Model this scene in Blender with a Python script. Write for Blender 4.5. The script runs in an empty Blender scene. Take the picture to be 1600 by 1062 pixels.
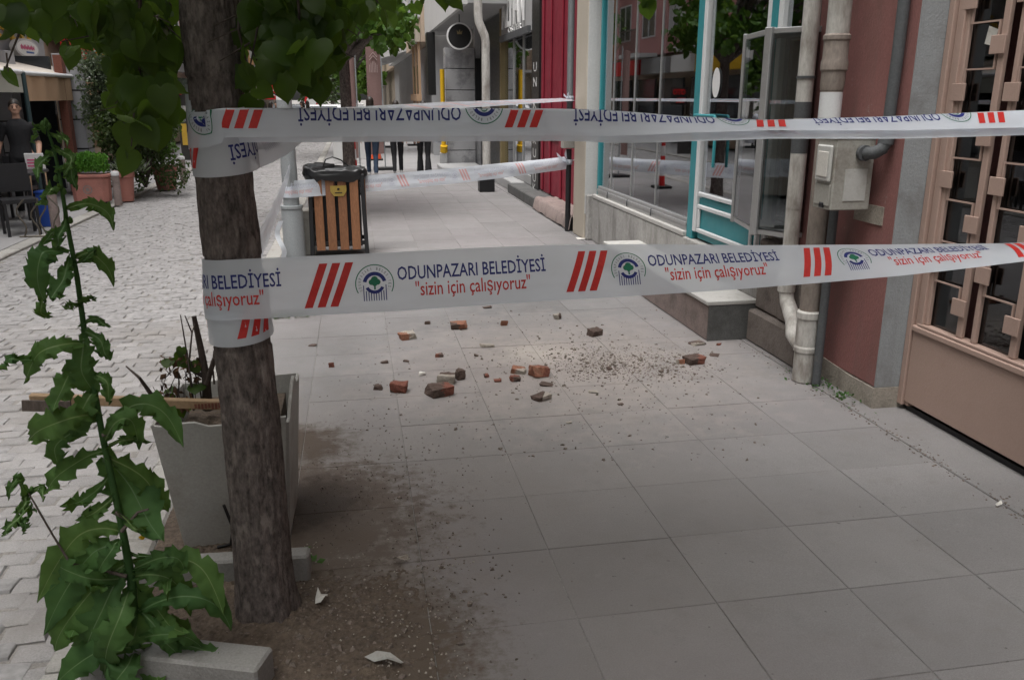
import bpy, bmesh, math, random
import numpy as np
from mathutils import Vector, Matrix, noise

random.seed(7); RNG = np.random.default_rng(7)
scene = bpy.context.scene
COL = scene.collection
PI = math.pi
R = math.radians

# ------------------------------------------------------------------ camera
cam_d = bpy.data.cameras.new('camera'); cam = bpy.data.objects.new('camera', cam_d); COL.objects.link(cam)
CAM = Vector((0, 0, 1.7)); PITCH = R(16.107); YAW = R(10.317); FPX = 1319.39
cam.location = CAM; cam.rotation_euler = (PI/2 - PITCH, 0, -YAW)
cam_d.sensor_width = 36; cam_d.lens = 36*FPX/1600; cam_d.clip_start = .05; cam_d.clip_end = 600
scene.camera = cam
# ------------------------------------------------------------------ world, sun, exposure
SUN_EL, SUN_ROT = R(74), R(225)
w = bpy.data.worlds.new('World'); scene.world = w; w.use_nodes = True
nt = w.node_tree; bg = nt.nodes['Background']
sky = nt.nodes.new('ShaderNodeTexSky'); sky.sky_type = 'NISHITA'; sky.sun_disc = False
sky.sun_elevation = SUN_EL; sky.sun_rotation = SUN_ROT
sky.air_density = 1.0; sky.dust_density = 6.0; sky.ozone_density = 1.0
hs = nt.nodes.new('ShaderNodeHueSaturation'); hs.inputs['Saturation'].default_value = .22
nt.links.new(sky.outputs[0], hs.inputs['Color']); nt.links.new(hs.outputs[0], bg.inputs[0])
bg.inputs[1].default_value = .15
sun_d = bpy.data.lights.new('sun', 'SUN'); sun_d.energy = 1.5; sun_d.angle = R(50); sun_d.color = (1, .98, .95)
sun = bpy.data.objects.new('sun', sun_d); COL.objects.link(sun)
sd = Vector((math.sin(SUN_ROT)*math.cos(SUN_EL), math.cos(SUN_ROT)*math.cos(SUN_EL), math.sin(SUN_EL)))
sun.rotation_euler = sd.to_track_quat('Z', 'Y').to_euler(); sun.location = (0, 0, 20)
scene.view_settings.view_transform = 'Standard'; scene.view_settings.look = 'None'
scene.view_settings.exposure = 0.9; scene.view_settings.gamma = 1
scene.view_settings.use_curve_mapping = False
scene.render.engine = 'CYCLES'
scene.cycles.max_bounces = 7; scene.cycles.diffuse_bounces = 3; scene.cycles.glossy_bounces = 3
scene.cycles.transparent_max_bounces = 12; scene.cycles.sample_clamp_indirect = 6
scene.cycles.use_denoising = True

# survey helpers: where a sight line through a photo pixel meets the ground or a vertical plane
_F = Vector((math.sin(YAW)*math.cos(PITCH), math.cos(YAW)*math.cos(PITCH), -math.sin(PITCH)))
_R = Vector((math.cos(YAW), -math.sin(YAW), 0)); _U = _R.cross(_F)
def ray(px, py): return _F*FPX + _R*(px-800) - _U*(py-531)
def g(px, py, z=0.):
    d = ray(px, py); return CAM + d*((z-CAM.z)/d.z)
def atY(px, py, Y):
    d = ray(px, py); return CAM + d*(Y/d.y)
def atX(px, py, X):
    d = ray(px, py); return CAM + d*(X/d.x)

# ------------------------------------------------------------------ objects
ORG = {}
def tag(o, label=None, cat=None, group=None, kind=None):
    if label: o['label'] = label
    if cat: o['category'] = cat
    if group: o['group'] = group
    if kind: o['kind'] = kind
    return o
def thing(name, loc, label, cat, group=None):
    o = bpy.data.objects.new(name, None); COL.objects.link(o); o.location = loc
    o.empty_display_size = .1
    ORG[o.name] = Vector(loc); return tag(o, label, cat, group)
def link_mesh(name, me, mats, parent=None):
    o = bpy.data.objects.new(name, me); COL.objects.link(o)
    if mats is not None:
        for m in (mats if isinstance(mats, (list, tuple)) else [mats]): me.materials.append(m)
    if parent: o.parent = parent
    ORG[o.name] = ORG[parent.name].copy() if parent else Vector((0, 0, 0))
    return o
def dup(o, parent=None, deep=True):
    c = o.copy(); COL.objects.link(c)
    if parent: c.parent = parent
    ORG[c.name] = ORG.get(o.name, Vector((0, 0, 0))).copy()
    if deep:
        for ch in o.children: dup(ch, c)
    return c

class MB:
    """collects shapes; build() makes ONE mesh object, centred on its own base"""
    def __init__(s): s.v = []; s.f = []; s.mi = []; s.cur = 0
    def add(s, vs, fs):
        b = len(s.v); s.v += [tuple(p) for p in vs]
        for q in fs: s.f.append(tuple(b+i for i in q)); s.mi.append(s.cur)
        return s
    def box(s, x0, x1, y0, y1, z0, z1):
        vs = [(x, y, z) for z in (z0, z1) for y in (y0, y1) for x in (x0, x1)]
        return s.add(vs, [(0, 2, 3, 1), (4, 5, 7, 6), (0, 1, 5, 4), (2, 6, 7, 3), (0, 4, 6, 2), (1, 3, 7, 5)])
    def obox(s, c, sz, rot=None):
        c = Vector(c); rot = rot or Matrix.Identity(3)
        vs = [c + rot @ Vector((x*sz[0]/2, y*sz[1]/2, z*sz[2]/2)) for z in (-1, 1) for y in (-1, 1) for x in (-1, 1)]
        return s.add(vs, [(0, 2, 3, 1), (4, 5, 7, 6), (0, 1, 5, 4), (2, 6, 7, 3), (0, 4, 6, 2), (1, 3, 7, 5)])
    def tube(s, pts, rad, n=8, caps=True):
        pts = [Vector(p) for p in pts]; m = len(pts)
        rad = [rad]*m if isinstance(rad, (int, float)) else rad
        t0 = (pts[1]-pts[0]).normalized()
        a = t0.orthogonal().normalized(); vs = []
        for i, p in enumerate(pts):
            t = (pts[min(i+1, m-1)]-pts[max(i-1, 0)]).normalized()
            a = (a - t*a.dot(t)).normalized(); b = t.cross(a)
            for k in range(n):
                an = 2*PI*k/n; vs.append(p + (a*math.cos(an)+b*math.sin(an))*rad[i])
        fs = []
        for i in range(m-1):
            for k in range(n):
                k2 = (k+1) % n; fs.append((i*n+k, i*n+k2, (i+1)*n+k2, (i+1)*n+k))
        if caps: fs.append(tuple(range(n-1, -1, -1))); fs.append(tuple((m-1)*n+k for k in range(n)))
        return s.add(vs, fs)
    def bar(s, a, b, wx, wy=None):
        """square bar a->b"""
        a = Vector(a); b = Vector(b); d = (b-a); L = d.length
        rot = d.to_track_quat('Z', 'Y').to_matrix()
        return s.obox((a+b)/2, (wx, wy or wx, L), rot)
    def lathe(s, prof, c=(0, 0), n=20):
        vs = []; m = len(prof)
        for r, z in prof:
            for k in range(n): vs.append((c[0]+r*math.cos(2*PI*k/n), c[1]+r*math.sin(2*PI*k/n), z))
        fs = [(i*n+k, i*n+(k+1) % n, (i+1)*n+(k+1) % n, (i+1)*n+k) for i in range(m-1) for k in range(n)]
        if prof[0][0] > 1e-5: fs.append(tuple(range(n-1, -1, -1)))
        if prof[-1][0] > 1e-5: fs.append(tuple((m-1)*n+k for k in range(n)))
        return s.add(vs, fs)
    def prism(s, poly, f0, f1):
        """poly: 2D pts; f0,f1 map (u,v)->3D for the two faces"""
        n = len(poly); vs = [f0(*p) for p in poly] + [f1(*p) for p in poly]
        fs = [tuple(range(n)), tuple(range(2*n-1, n-1, -1))] + [(i, i+n, (i+1) % n+n, (i+1) % n) for i in range(n)]
        return s.add(vs, fs)
    def grid(s, nu, nv, fn):
        vs = [fn(i/(nu-1), j/(nv-1)) for j in range(nv) for i in range(nu)]
        fs = [(j*nu+i, j*nu+i+1, (j+1)*nu+i+1, (j+1)*nu+i) for j in range(nv-1) for i in range(nu-1)]
        return s.add(vs, fs)
    def build(s, name, mats, parent=None, bev=0, smooth=None, recalc=True, origin=None):
        me = bpy.data.meshes.new(name)
        po = ORG[parent.name] if parent else Vector((0, 0, 0))
        V = np.array([tuple(p) for p in s.v], dtype=float)
        if origin is None:
            lo = V.min(0); hi = V.max(0); origin = Vector(((lo[0]+hi[0])/2, (lo[1]+hi[1])/2, lo[2]))
        origin = Vector(origin)
        me.from_pydata((V-np.array(origin)).tolist(), [], s.f)
        if len(set(s.mi)) > 1: me.polygons.foreach_set('material_index', s.mi)
        if bev or recalc:
            bm = bmesh.new(); bm.from_mesh(me)
            if recalc: bmesh.ops.recalc_face_normals(bm, faces=bm.faces)
            if bev:
                es = [e for e in bm.edges if len(e.link_faces) == 2 and e.calc_face_angle(0) > .6]
                bmesh.ops.bevel(bm, geom=es, offset=bev, segments=1, affect='EDGES', profile=.5, clamp_overlap=True)
            bm.to_mesh(me); bm.free()
        if smooth:
            me.polygons.foreach_set('use_smooth', [True]*len(me.polygons)); me.set_sharp_from_angle(angle=R(smooth))
        me.update()
        o = link_mesh(name, me, mats, parent); o.location = origin-po; ORG[o.name] = origin
        return o

def text_geom(body, size=1., bold=0., resolution=2):
    cu = bpy.data.curves.new('t', 'FONT'); cu.body = body; cu.size = size; cu.offset = bold; cu.resolution_u = resolution
    ob = bpy.data.objects.new('t', cu); COL.objects.link(ob)
    dg = bpy.context.evaluated_depsgraph_get(); me = bpy.data.meshes.new_from_object(ob.evaluated_get(dg))
    vs = [(v.co.x, v.co.y) for v in me.vertices]; fs = [tuple(p.vertices) for p in me.polygons]
    bpy.data.objects.remove(ob); bpy.data.curves.remove(cu); bpy.data.meshes.remove(me)
    return vs, fs
def fit_text(body, x0, x1, y0, y1, bold=0., shear=0.):
    """text stretched so that its ink fills the given rectangle"""
    vs, fs = text_geom(body, 1., bold); a = np.array(vs); lo = a.min(0); hi = a.max(0)
    a = (a-lo)/(hi-lo); a = np.stack([x0+a[:, 0]*(x1-x0), y0+a[:, 1]*(y1-y0)], 1)
    a[:, 0] += shear*(a[:, 1]-y0)
    return [tuple(p) for p in a], fs
def text_on(mb, body, O, ux, uy, wdt, hgt, depth=0., bold=.0):
    """flat (or raised) lettering: O = lower left corner, ux right, uy up"""
    vs, fs = fit_text(body, 0, wdt, 0, hgt, bold); O = Vector(O); ux = Vector(ux); uy = Vector(uy); n = ux.cross(uy)
    mb.add([O+ux*x+uy*y+n*depth for x, y in vs], fs)
    if depth > .004:   # give raised letters their sides
        cnt = {}
        for q in fs:
            for i in range(len(q)):
                a, b = q[i], q[(i+1) % len(q)]; cnt[(a, b)] = 1
        for (a, b) in cnt:
            if (b, a) not in cnt:
                A = O+ux*vs[a][0]+uy*vs[a][1]; B = O+ux*vs[b][0]+uy*vs[b][1]
                mb.add([A, B, B+n*depth, A+n*depth], [(0, 1, 2, 3)])

# ------------------------------------------------------------------ materials
def node(nt, t, **kw):
    n = nt.nodes.new(t)
    for k, v in kw.items():
        if k in n.inputs: n.inputs[k].default_value = v
        else: setattr(n, k, v)
    return n
def noise_n(nt, pos, scale, detail=4, rough=.55, stretch=None):
    src = pos
    if stretch:
        m = node(nt, 'ShaderNodeMapping'); m.inputs['Scale'].default_value = stretch
        nt.links.new(pos, m.inputs[0]); src = m.outputs[0]
    n = node(nt, 'ShaderNodeTexNoise'); n.inputs['Scale'].default_value = scale
    n.inputs['Detail'].default_value = detail; n.inputs['Roughness'].default_value = rough
    nt.links.new(src, n.inputs['Vector']); return n.outputs['Fac']
def ramp(nt, fac, a, b, ca=(0, 0, 0, 1), cb=(1, 1, 1, 1)):
    r = node(nt, 'ShaderNodeValToRGB'); e = r.color_ramp.elements
    e[0].position = a; e[1].position = b; e[0].color = ca; e[1].color = cb
    nt.links.new(fac, r.inputs[0]); return r.outputs[0]
def mixc(nt, fac, a, b, bt='MIX'):
    m = node(nt, 'ShaderNodeMix'); m.data_type = 'RGBA'; m.blend_type = bt
    for sock, val in ((m.inputs[0], fac), (m.inputs[6], a), (m.inputs[7], b)):
        if hasattr(val, 'is_output'): nt.links.new(val, sock)
        elif isinstance(val, (int, float)): sock.default_value = val
        else: sock.default_value = (*val[:3], 1)
    return m.outputs[2]
def math_n(nt, op, a, b=0.):
    m = node(nt, 'ShaderNodeMath'); m.operation = op
    for i, val in enumerate((a, b)):
        if hasattr(val, 'is_output'): nt.links.new(val, m.inputs[i])
        else: m.inputs[i].default_value = val
    return m.outputs[0]
MATS = {}
def M(name, col, rough=.75, var=.18, scale=5., fine=.12, fscale=90., bump=.0, bscale=120., spec=.35, metal=0.,
      rnd=0., dirt=None, dscale=2.5, dlo=.5, dhi=.75, stretch=None, extra=None):
    """principled + large and fine colour variation + optional dirt patches and relief"""
    m = bpy.data.materials.new(name); m.use_nodes = True; nt = m.node_tree; b = nt.nodes['Principled BSDF']
    geo = node(nt, 'ShaderNodeNewGeometry'); pos = geo.outputs['Position']
    c = mixc(nt, noise_n(nt, pos, scale, 5, .6, stretch), [k*(1-var) for k in col], [min(1, k*(1+var)) for k in col])
    if fine:
        f = noise_n(nt, pos, fscale, 3, .7, stretch)
        c = mixc(nt, 1., c, ramp(nt, f, .3, .7, (1-fine, 1-fine, 1-fine, 1), (1+fine, 1+fine, 1+fine, 1)), 'MULTIPLY')
    if rnd:
        oi = node(nt, 'ShaderNodeObjectInfo')
        v = math_n(nt, 'ADD', math_n(nt, 'MULTIPLY', oi.outputs['Random'], 2*rnd), 1-rnd)
        cv = node(nt, 'ShaderNodeCombineColor')
        for i in range(3): nt.links.new(v, cv.inputs[i])
        c = mixc(nt, 1., c, cv.outputs[0], 'MULTIPLY')
    if dirt:
        d = ramp(nt, noise_n(nt, pos, dscale, 6, .65, stretch), dlo, dhi)
        c = mixc(nt, d, c, dirt)
    if extra: c = extra(nt, pos, c)
    nt.links.new(c, b.inputs['Base Color'])
    b.inputs['Metallic'].default_value = metal; b.inputs['Specular IOR Level'].default_value = spec
    rr = ramp(nt, noise_n(nt, pos, scale*3, 4), .2, .8, (max(0, rough-.1),)*3+(1,), (min(1, rough+.1),)*3+(1,))
    nt.links.new(rr, b.inputs['Roughness'])
    if bump:
        bp = node(nt, 'ShaderNodeBump'); bp.inputs['Strength'].default_value = bump; bp.inputs['Distance'].default_value = .01
        nt.links.new(noise_n(nt, pos, bscale, 5, .65, stretch), bp.inputs['Height']); nt.links.new(bp.outputs[0], b.inputs['Normal'])
    MATS[name] = m; return m
def glass_mat(name, tint=(.9, .95, .95), base=.08):
    m = bpy.data.materials.new(name); m.use_nodes = True; nt = m.node_tree; nt.nodes.clear()
    out = node(nt, 'ShaderNodeOutputMaterial'); tr = node(nt, 'ShaderNodeBsdfTransparent'); gl = node(nt, 'ShaderNodeBsdfGlossy')
    tr.inputs[0].default_value = (*tint, 1); gl.inputs['Roughness'].default_value = .015; gl.inputs[0].default_value = (.95, .97, 1, 1)
    fr = node(nt, 'ShaderNodeFresnel'); fr.inputs[0].default_value = 1.55
    fac = math_n(nt, 'ADD', math_n(nt, 'MULTIPLY', fr.outputs[0], .95), base)
    mx = node(nt, 'ShaderNodeMixShader'); nt.links.new(fac, mx.inputs[0]); nt.links.new(tr.outputs[0], mx.inputs[1]); nt.links.new(gl.outputs[0], mx.inputs[2])
    nt.links.new(mx.outputs[0], out.inputs[0]); MATS[name] = m; return m
def leaf_mat(name, col, col2, back=.5, rough=.45, scale=3.):
    m = bpy.data.materials.new(name); m.use_nodes = True; nt = m.node_tree; nt.nodes.clear()
    out = node(nt, 'ShaderNodeOutputMaterial'); geo = node(nt, 'ShaderNodeNewGeometry')
    n1 = noise_n(nt, geo.outputs['Position'], scale, 3); n2 = noise_n(nt, geo.outputs['Position'], 45, 3)
    c = mixc(nt, ramp(nt, n1, .35, .65), col, col2); oi = node(nt, 'ShaderNodeObjectInfo'); c = mixc(nt, math_n(nt, 'MULTIPLY', oi.outputs['Random'], .45), c, (col2[0]*1.9, col2[1]*1.35, col2[2]*.9)); c = mixc(nt, math_n(nt, 'MULTIPLY', n2, .4), c, [k*.6 for k in col])
    b = node(nt, 'ShaderNodeBsdfPrincipled'); b.inputs['Roughness'].default_value = rough; b.inputs['Specular IOR Level'].default_value = .35
    nt.links.new(c, b.inputs['Base Color'])
    t = node(nt, 'ShaderNodeBsdfTranslucent'); nt.links.new(mixc(nt, .5, c, (.16, .27, .025)), t.inputs[0])
    mx = node(nt, 'ShaderNodeMixShader'); mx.inputs[0].default_value = back
    nt.links.new(b.outputs[0], mx.inputs[1]); nt.links.new(t.outputs[0], mx.inputs[2]); nt.links.new(mx.outputs[0], out.inputs[0])
    MATS[name] = m; return m

def pave_extra(nt, pos, c):
    def near(p, r0, r1):
        d = node(nt, 'ShaderNodeVectorMath'); d.operation = 'DISTANCE'; d.inputs[1].default_value = p
        nt.links.new(pos, d.inputs[0]); return ramp(nt, d.outputs['Value'], 0, 1) if False else (d.outputs['Value'], r0, r1)
    def mask(p, r0, r1, sc, lo, hi):
        dv, a, b = near(p, r0, r1)
        mr = node(nt, 'ShaderNodeMapRange'); mr.inputs['From Min'].default_value = b; mr.inputs['From Max'].default_value = a
        nt.links.new(dv, mr.inputs[0])
        n = noise_n(nt, pos, sc, 8, .72)
        return ramp(nt, math_n(nt, 'ADD', math_n(nt, 'MULTIPLY', mr.outputs[0], .55), math_n(nt, 'MULTIPLY', n, .75)), lo, hi)
    c = mixc(nt, math_n(nt, 'MULTIPLY', mask((-.2, 3.2, 0), .5, 2.6, 1.6, .45, 1.0), .45), c, (.19, .165, .145))
    c = mixc(nt, math_n(nt, 'MULTIPLY', ramp(nt, noise_n(nt, pos, .55, 3, .5), .45, .62), .35), c, (.235, .212, .218))
    c = mixc(nt, math_n(nt, 'MULTIPLY', ramp(nt, noise_n(nt, pos, 5.5, 8, .75), .56, .72), .35), c, (.135, .13, .128))
    c = mixc(nt, math_n(nt, 'MULTIPLY', ramp(nt, noise_n(nt, pos, 8.3, 8, .8, (1, 2.2, 1)), .60, .72), .3), c, (.30, .295, .29))
    c = mixc(nt, math_n(nt, 'MULTIPLY', mask((1.35, 5.2, 0), .2, 1.9, 6, .5, .9), .7), c, (.36, .315, .29))
    c = mixc(nt, math_n(nt, 'MULTIPLY', mask((1.15, 5.45, 0), .05, .55, 8, .6, .95), .5), c, (.5, .45, .4))
    c = mixc(nt, math_n(nt, 'MULTIPLY', ramp(nt, noise_n(nt, pos, 1.1, 6, .6), .5, .75), .4), c, (.15, .142, .138))
    c = mixc(nt, math_n(nt, 'MULTIPLY', ramp(nt, noise_n(nt, pos, 2.6, 9, .78), .54, .64), .28), c, (.15, .135, .125))
    c = mixc(nt, ramp(nt, noise_n(nt, pos, 26, 2, .5), .725, .75), c, (.10, .095, .09))
    # soil trodden out of the tree pit
    c = mixc(nt, math_n(nt, 'MULTIPLY', mask((-.45, 2.9, 0), .2, 1.35, 6, .58, .9), .6), c, (.165, .130, .102))
    c = mixc(nt, math_n(nt, 'MULTIPLY', mask((-.42, 3.3, 0), .1, 1.3, 13, .62, .74), .8), c, (.085, .062, .046))
    c = mixc(nt, mask((-.15, 2.35, 0), .2, .72, 22, .52, .76), c, (.092, .070, .053))
    c = mixc(nt, mask((-.28, 3.45, 0), .03, .45, 11, .55, .75), c, (.055, .041, .032))
    c = mixc(nt, mask((-.36, 4.1, 0), .03, .5, 10, .58, .78), c, (.075, .057, .044))
    return c
def drips(nt, pos, c):
    # rain streaks, splash stains and small chips
    c = mixc(nt, math_n(nt, 'MULTIPLY', ramp(nt, noise_n(nt, pos, 14, 5, .65, (1, 1, .06)), .52, .78), .26), c, (.11, .10, .09))
    c = mixc(nt, math_n(nt, 'MULTIPLY', ramp(nt, noise_n(nt, pos, 9, 9, .8), .63, .68), .6), c, (.30, .275, .25))
    return mixc(nt, math_n(nt, 'MULTIPLY', ramp(nt, noise_n(nt, pos, 3.2, 7, .7), .55, .8), .4), c, (.14, .125, .115))
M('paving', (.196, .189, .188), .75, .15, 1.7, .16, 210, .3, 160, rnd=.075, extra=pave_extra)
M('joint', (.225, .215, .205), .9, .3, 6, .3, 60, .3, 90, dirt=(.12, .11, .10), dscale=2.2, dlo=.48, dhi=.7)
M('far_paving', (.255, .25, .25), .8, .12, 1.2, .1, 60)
M('cobble', (.235, .226, .222), .8, .16, 9, .2, 160, .4, 90, rnd=.14, dirt=(.18, .165, .15), dscale=1.3, dlo=.5, dhi=.8)
M('cobble_far', (.238, .231, .229), .8, .24, 8, .25, 18, rnd=0)
M('road_bed', (.19, .178, .165), .95, .3, 9, .3, 70, .5, 60)
M('kerb', (.30, .29, .27), .8, .15, 4, .15, 120, .3, 90, rnd=.12, dirt=(.13, .11, .09), dscale=4, dlo=.52, dhi=.8)
M('concrete', (.25, .245, .235), .85, .2, 4, .15, 130, .4, 70, dirt=(.13, .12, .11), dscale=5, dlo=.5, dhi=.8)
M('concrete_dark', (.10, .10, .098), .85, .25, 6, .2, 110, .4, 60, dirt=(.05, .048, .045), dscale=4)
M('concrete_pale', (.42, .41, .39), .8, .12, 5, .12, 120, .2, 80, dirt=(.25, .23, .2), dscale=6, dlo=.55, dhi=.8)
M('stucco', (.36, .35, .335), .9, .25, 2.5, .2, 60, .6, 45, dirt=(.14, .13, .12), dscale=3.5, dlo=.48, dhi=.75, stretch=(1, 1, .35), extra=drips)
M('plinth', (.17, .145, .13), .85, .25, 7, .2, 90, .6, 50, dirt=(.09, .075, .065), dscale=8)
M('soil', (.098, .075, .058), .95, .35, 6, .4, 60, .9, 55, dirt=(.15, .115, .085), dscale=14, dlo=.5, dhi=.8)
M('red_wall', (.24, .108, .10), .85, .16, 2.2, .12, 120, .35, 90, dirt=(.18, .09, .08), dscale=3.2, dlo=.48, dhi=.78, stretch=(1, 1, .5), extra=drips)
M('grey_wall', (.29, .305, .315), .85, .12, 2.4, .10, 130, .35, 90, dirt=(.2, .2, .2), dscale=3.2, dlo=.5, dhi=.8, extra=drips)
M('bare_plaster', (.30, .27, .23), .9, .2, 8, .2, 80, .5, 60, dirt=(.16, .14, .12), dscale=7)
M('gate_paint', (.37, .262, .22), .5, .08, 3, .06, 150, .12, 60, spec=.4, dirt=(.33, .215, .17), dscale=9, dlo=.6, dhi=.85)
M('pvc', (.52, .505, .475), .65, .15, 3, .15, 60, .1, 60, dirt=(.19, .16, .135), dscale=7, dlo=.47, dhi=.72, stretch=(1, 1, .35), extra=drips)
M('pipe_brown', (.23, .195, .17), .75, .2, 4, .2, 50, .2, 60, dirt=(.11, .085, .07), dscale=5, dlo=.48, dhi=.78, stretch=(1, 1, .4))
M('conduit', (.085, .09, .095), .6, .2, 6, .15, 80, .1, 80, dirt=(.16, .15, .14), dscale=8, dlo=.6, dhi=.85)
M('box_grey', (.34, .33, .30), .6, .12, 5, .12, 70, .15, 70, dirt=(.17, .14, .115), dscale=7, dlo=.52, dhi=.82)
M('box_pale', (.47, .47, .45), .5, .08, 5, .06, 70, dirt=(.3, .27, .23), dscale=9, dlo=.55, dhi=.85)
M('teal', (.035, .235, .265), .45, .1, 4, .06, 120, .05, spec=.45)
M('white_paint', (.62, .63, .64), .45, .06, 5, .05, 90, dirt=(.45, .44, .42), dscale=6, dlo=.6, dhi=.9)
M('aluminium', (.42, .42, .42), .38, .1, 6, .08, 90, metal=.55)
M('steel_pole', (.30, .32, .33), .5, .1, 5, .1, 80, dirt=(.2, .2, .195), dscale=6, dlo=.55, dhi=.85, metal=.2)
M('black_metal', (.02, .02, .022), .45, .2, 8, .1, 90)
M('black_bag', (.012, .012, .013), .38, .2, 12, .0, 90, .15, 9, spec=.5)
M('slat_wood', (.23, .105, .052), .55, .25, 7, .25, 60, .2, 50, rnd=.12, stretch=(3, 3, .4))
M('brass', (.42, .30, .08), .4, .1, 9, .1, 90, metal=.5)
M('bark', (.105, .087, .08), .95, .45, 14, .6, 62, 1., 46, dirt=(.20, .17, .155), dscale=22, dlo=.54, dhi=.66, stretch=(1, 1, .45))
M('bark_pale', (.10, .08, .068), .95, .3, 9, .3, 60, .6, 60, stretch=(1, 1, .3))
M('twig', (.055, .042, .036), .9, .3, 20, .2, 90)
M('dead_leaf', (.10, .055, .03), .9, .4, 20, .2, 90)
M('planter_plastic', (.36, .355, .335), .65, .12, 3.5, .1, 100, .1, 70, dirt=(.23, .205, .175), dscale=4, dlo=.5, dhi=.8)
M('rim_tan', (.30, .205, .12), .7, .2, 6, .15, 80, .1, dirt=(.17, .12, .08), dscale=8)
M('brick_red', (.19, .074, .053), .9, .45, 38, .3, 140, .6, 70, dirt=(.16, .06, .04), dscale=16, dlo=.5, dhi=.75)
M('brick_dark', (.085, .058, .048), .9, .5, 30, .3, 140, .6, 70, dirt=(.2, .16, .13), dscale=13, dlo=.55, dhi=.75)
M('brick_orange', (.25, .11, .07), .9, .45, 38, .3, 140, .6, 70, dirt=(.25, .17, .12), dscale=16, dlo=.55, dhi=.75)
M('mortar', (.33, .30, .26), .95, .2, 20, .25, 140, .5, 70, dirt=(.19, .15, .12), dscale=16)
M('rubble', (.15, .122, .105), .95, .5, 30, .4, 60, rnd=0)
M('litter', (.6, .58, .54), .7, .1, 20, .1, 90)
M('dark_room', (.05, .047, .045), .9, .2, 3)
M('room', (.30, .25, .2), .9, .3, 2)
M('carton', (.30, .21, .125), .85, .15, 5, .1, 90)
M('cream', (.43, .385, .32), .8, .12, 2, .08, 60)
M('crimson', (.22, .018, .035), .55, .12, 2, .06, 80, dirt=(.15, .012, .025), dscale=3)
M('stoop', (.24, .19, .175), .9, .2, 7, .2, 90, .6, 40, dirt=(.13, .105, .095), dscale=6)
M('marble', (.42, .42, .43), .3, .12, 1.4, .05, 60, dirt=(.28, .28, .29), dscale=2.2, dlo=.52, dhi=.62)
M('slab_white', (.55, .55, .54), .8, .1, 2, .06, 60)
M('slab_grey', (.33, .33, .33), .85, .1, 2, .06, 60)
M('near_black', (.015, .015, .017), .4, .2, 6)
M('sign_black', (.02, .02, .02), .35, .2, 6)
M('yellow', (.60, .36, .01), .5, .1, 6)
M('gold_letter', (.62, .40, .06), .45, .1, 9)
M('olive_metal', (.20, .155, .075), .5, .15, 4)
M('pink_wall', (.48, .24, .23), .9, .1, 1.5, .08, 30)
M('lilac_wall', (.40, .36, .37), .9, .1, 1.5, .08, 30)
M('orange_wall', (.52, .30, .15), .9, .1, 1.5, .08, 30)
M('beige_wall', (.48, .38, .29), .9, .1, 1.5, .08, 30)
M('grey_clad', (.33, .33, .345), .6, .1, 2, .06, 40)
M('awning_cream', (.66, .60, .53), .9, .06, 3, .05, 90)
M('awning_grey', (.42, .42, .37), .9, .08, 3, .05, 90)
M('awning_tan', (.45, .30, .19), .9, .1, 3, .05, 90)
M('terracotta', (.36, .155, .125), .8, .12, 5, .1, 80, .2, 70, dirt=(.25, .12, .1), dscale=6)
M('blue_plastic', (.025, .075, .35), .4, .1, 5)
M('dark_teal_metal', (.035, .06, .065), .5, .1, 5)
M('iron', (.12, .105, .085), .55, .3, 20, metal=.4)
M('red_paint', (.55, .025, .025), .45, .08, 5)
M('orange_paint', (.62, .09, .03), .5, .08, 5)
M('white_plastic', (.68, .68, .68), .5, .05, 5)
M('sign_red', (.62, .03, .03), .4, .05, 5)
M('sign_white', (.75, .75, .74), .45, .03, 5)
M('sign_pink', (.62, .12, .24), .5, .05, 5)
M('sign_blue', (.05, .12, .35), .5, .05, 5)
M('banner_brown', (.20, .125, .115), .85, .1, 4)
M('banner_print', (.42, .33, .31), .85, .1, 4)
M('book_a', (.45, .40, .34), .7, .2, 12, rnd=.5)
M('book_b', (.28, .09, .08), .7, .2, 12, rnd=.5)
M('book_c', (.10, .16, .19), .7, .2, 12, rnd=.5)
M('window_dark', (.04, .045, .05), .12, .2, 3, spec=.6)
M('curtain', (.5, .5, .5), .9, .15, 6, stretch=(1, 1, .2))
M('car_white', (.65, .65, .66), .25, .03, 3, spec=.5)
M('car_grey', (.16, .17, .18), .25, .03, 3, spec=.5)
M('rubber', (.02, .02, .02), .8, .1, 6)
M('lamp_red', (.4, .02, .02), .3, .1, 6)
M('skin', (.42, .25, .18), .55, .08, 12, .05, 120)
M('hair', (.02, .015, .012), .5, .3, 60)
M('cloth_black', (.016, .016, .018), .9, .2, 8, .1, 120)
M('cloth_navy', (.018, .022, .05), .9, .2, 8, .1, 120)
M('cloth_grey', (.30, .28, .27), .9, .2, 8, .1, 120)
M('cloth_pale', (.46, .47, .51), .9, .12, 8, .1, 120)
M('cloth_denim', (.025, .04, .07), .9, .2, 8, .1, 120)
M('shoe', (.5, .5, .5), .7, .1, 9)
M('print_blue', (.012, .02, .15), .5, .05, 9)
M('print_red', (.46, .022, .018), .5, .05, 9)
M('print_green', (.01, .14, .075), .5, .05, 9)
M('print_grey', (.09, .12, .12), .5, .05, 9)
G_SHOP = glass_mat('shop_glass', (.95, .97, .97), .24)
G_CASE = glass_mat('case_glass', (.84, .88, .88), .05)
G_GATE = glass_mat('gate_glass', (.5, .52, .52), .03)
L_LINDEN = leaf_mat('linden_leaf', (.024, .058, .009), (.045, .098, .014), .56)
L_FAR = leaf_mat('street_leaf', (.035, .09, .018), (.065, .15, .03), .42, scale=1.2)
L_WEED = leaf_mat('weed_leaf', (.036, .098, .028), (.066, .155, .042), .36, .72, scale=7)
L_RIB = leaf_mat('leaf_rib', (.10, .18, .07), (.13, .22, .09), .2, .5)
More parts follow.
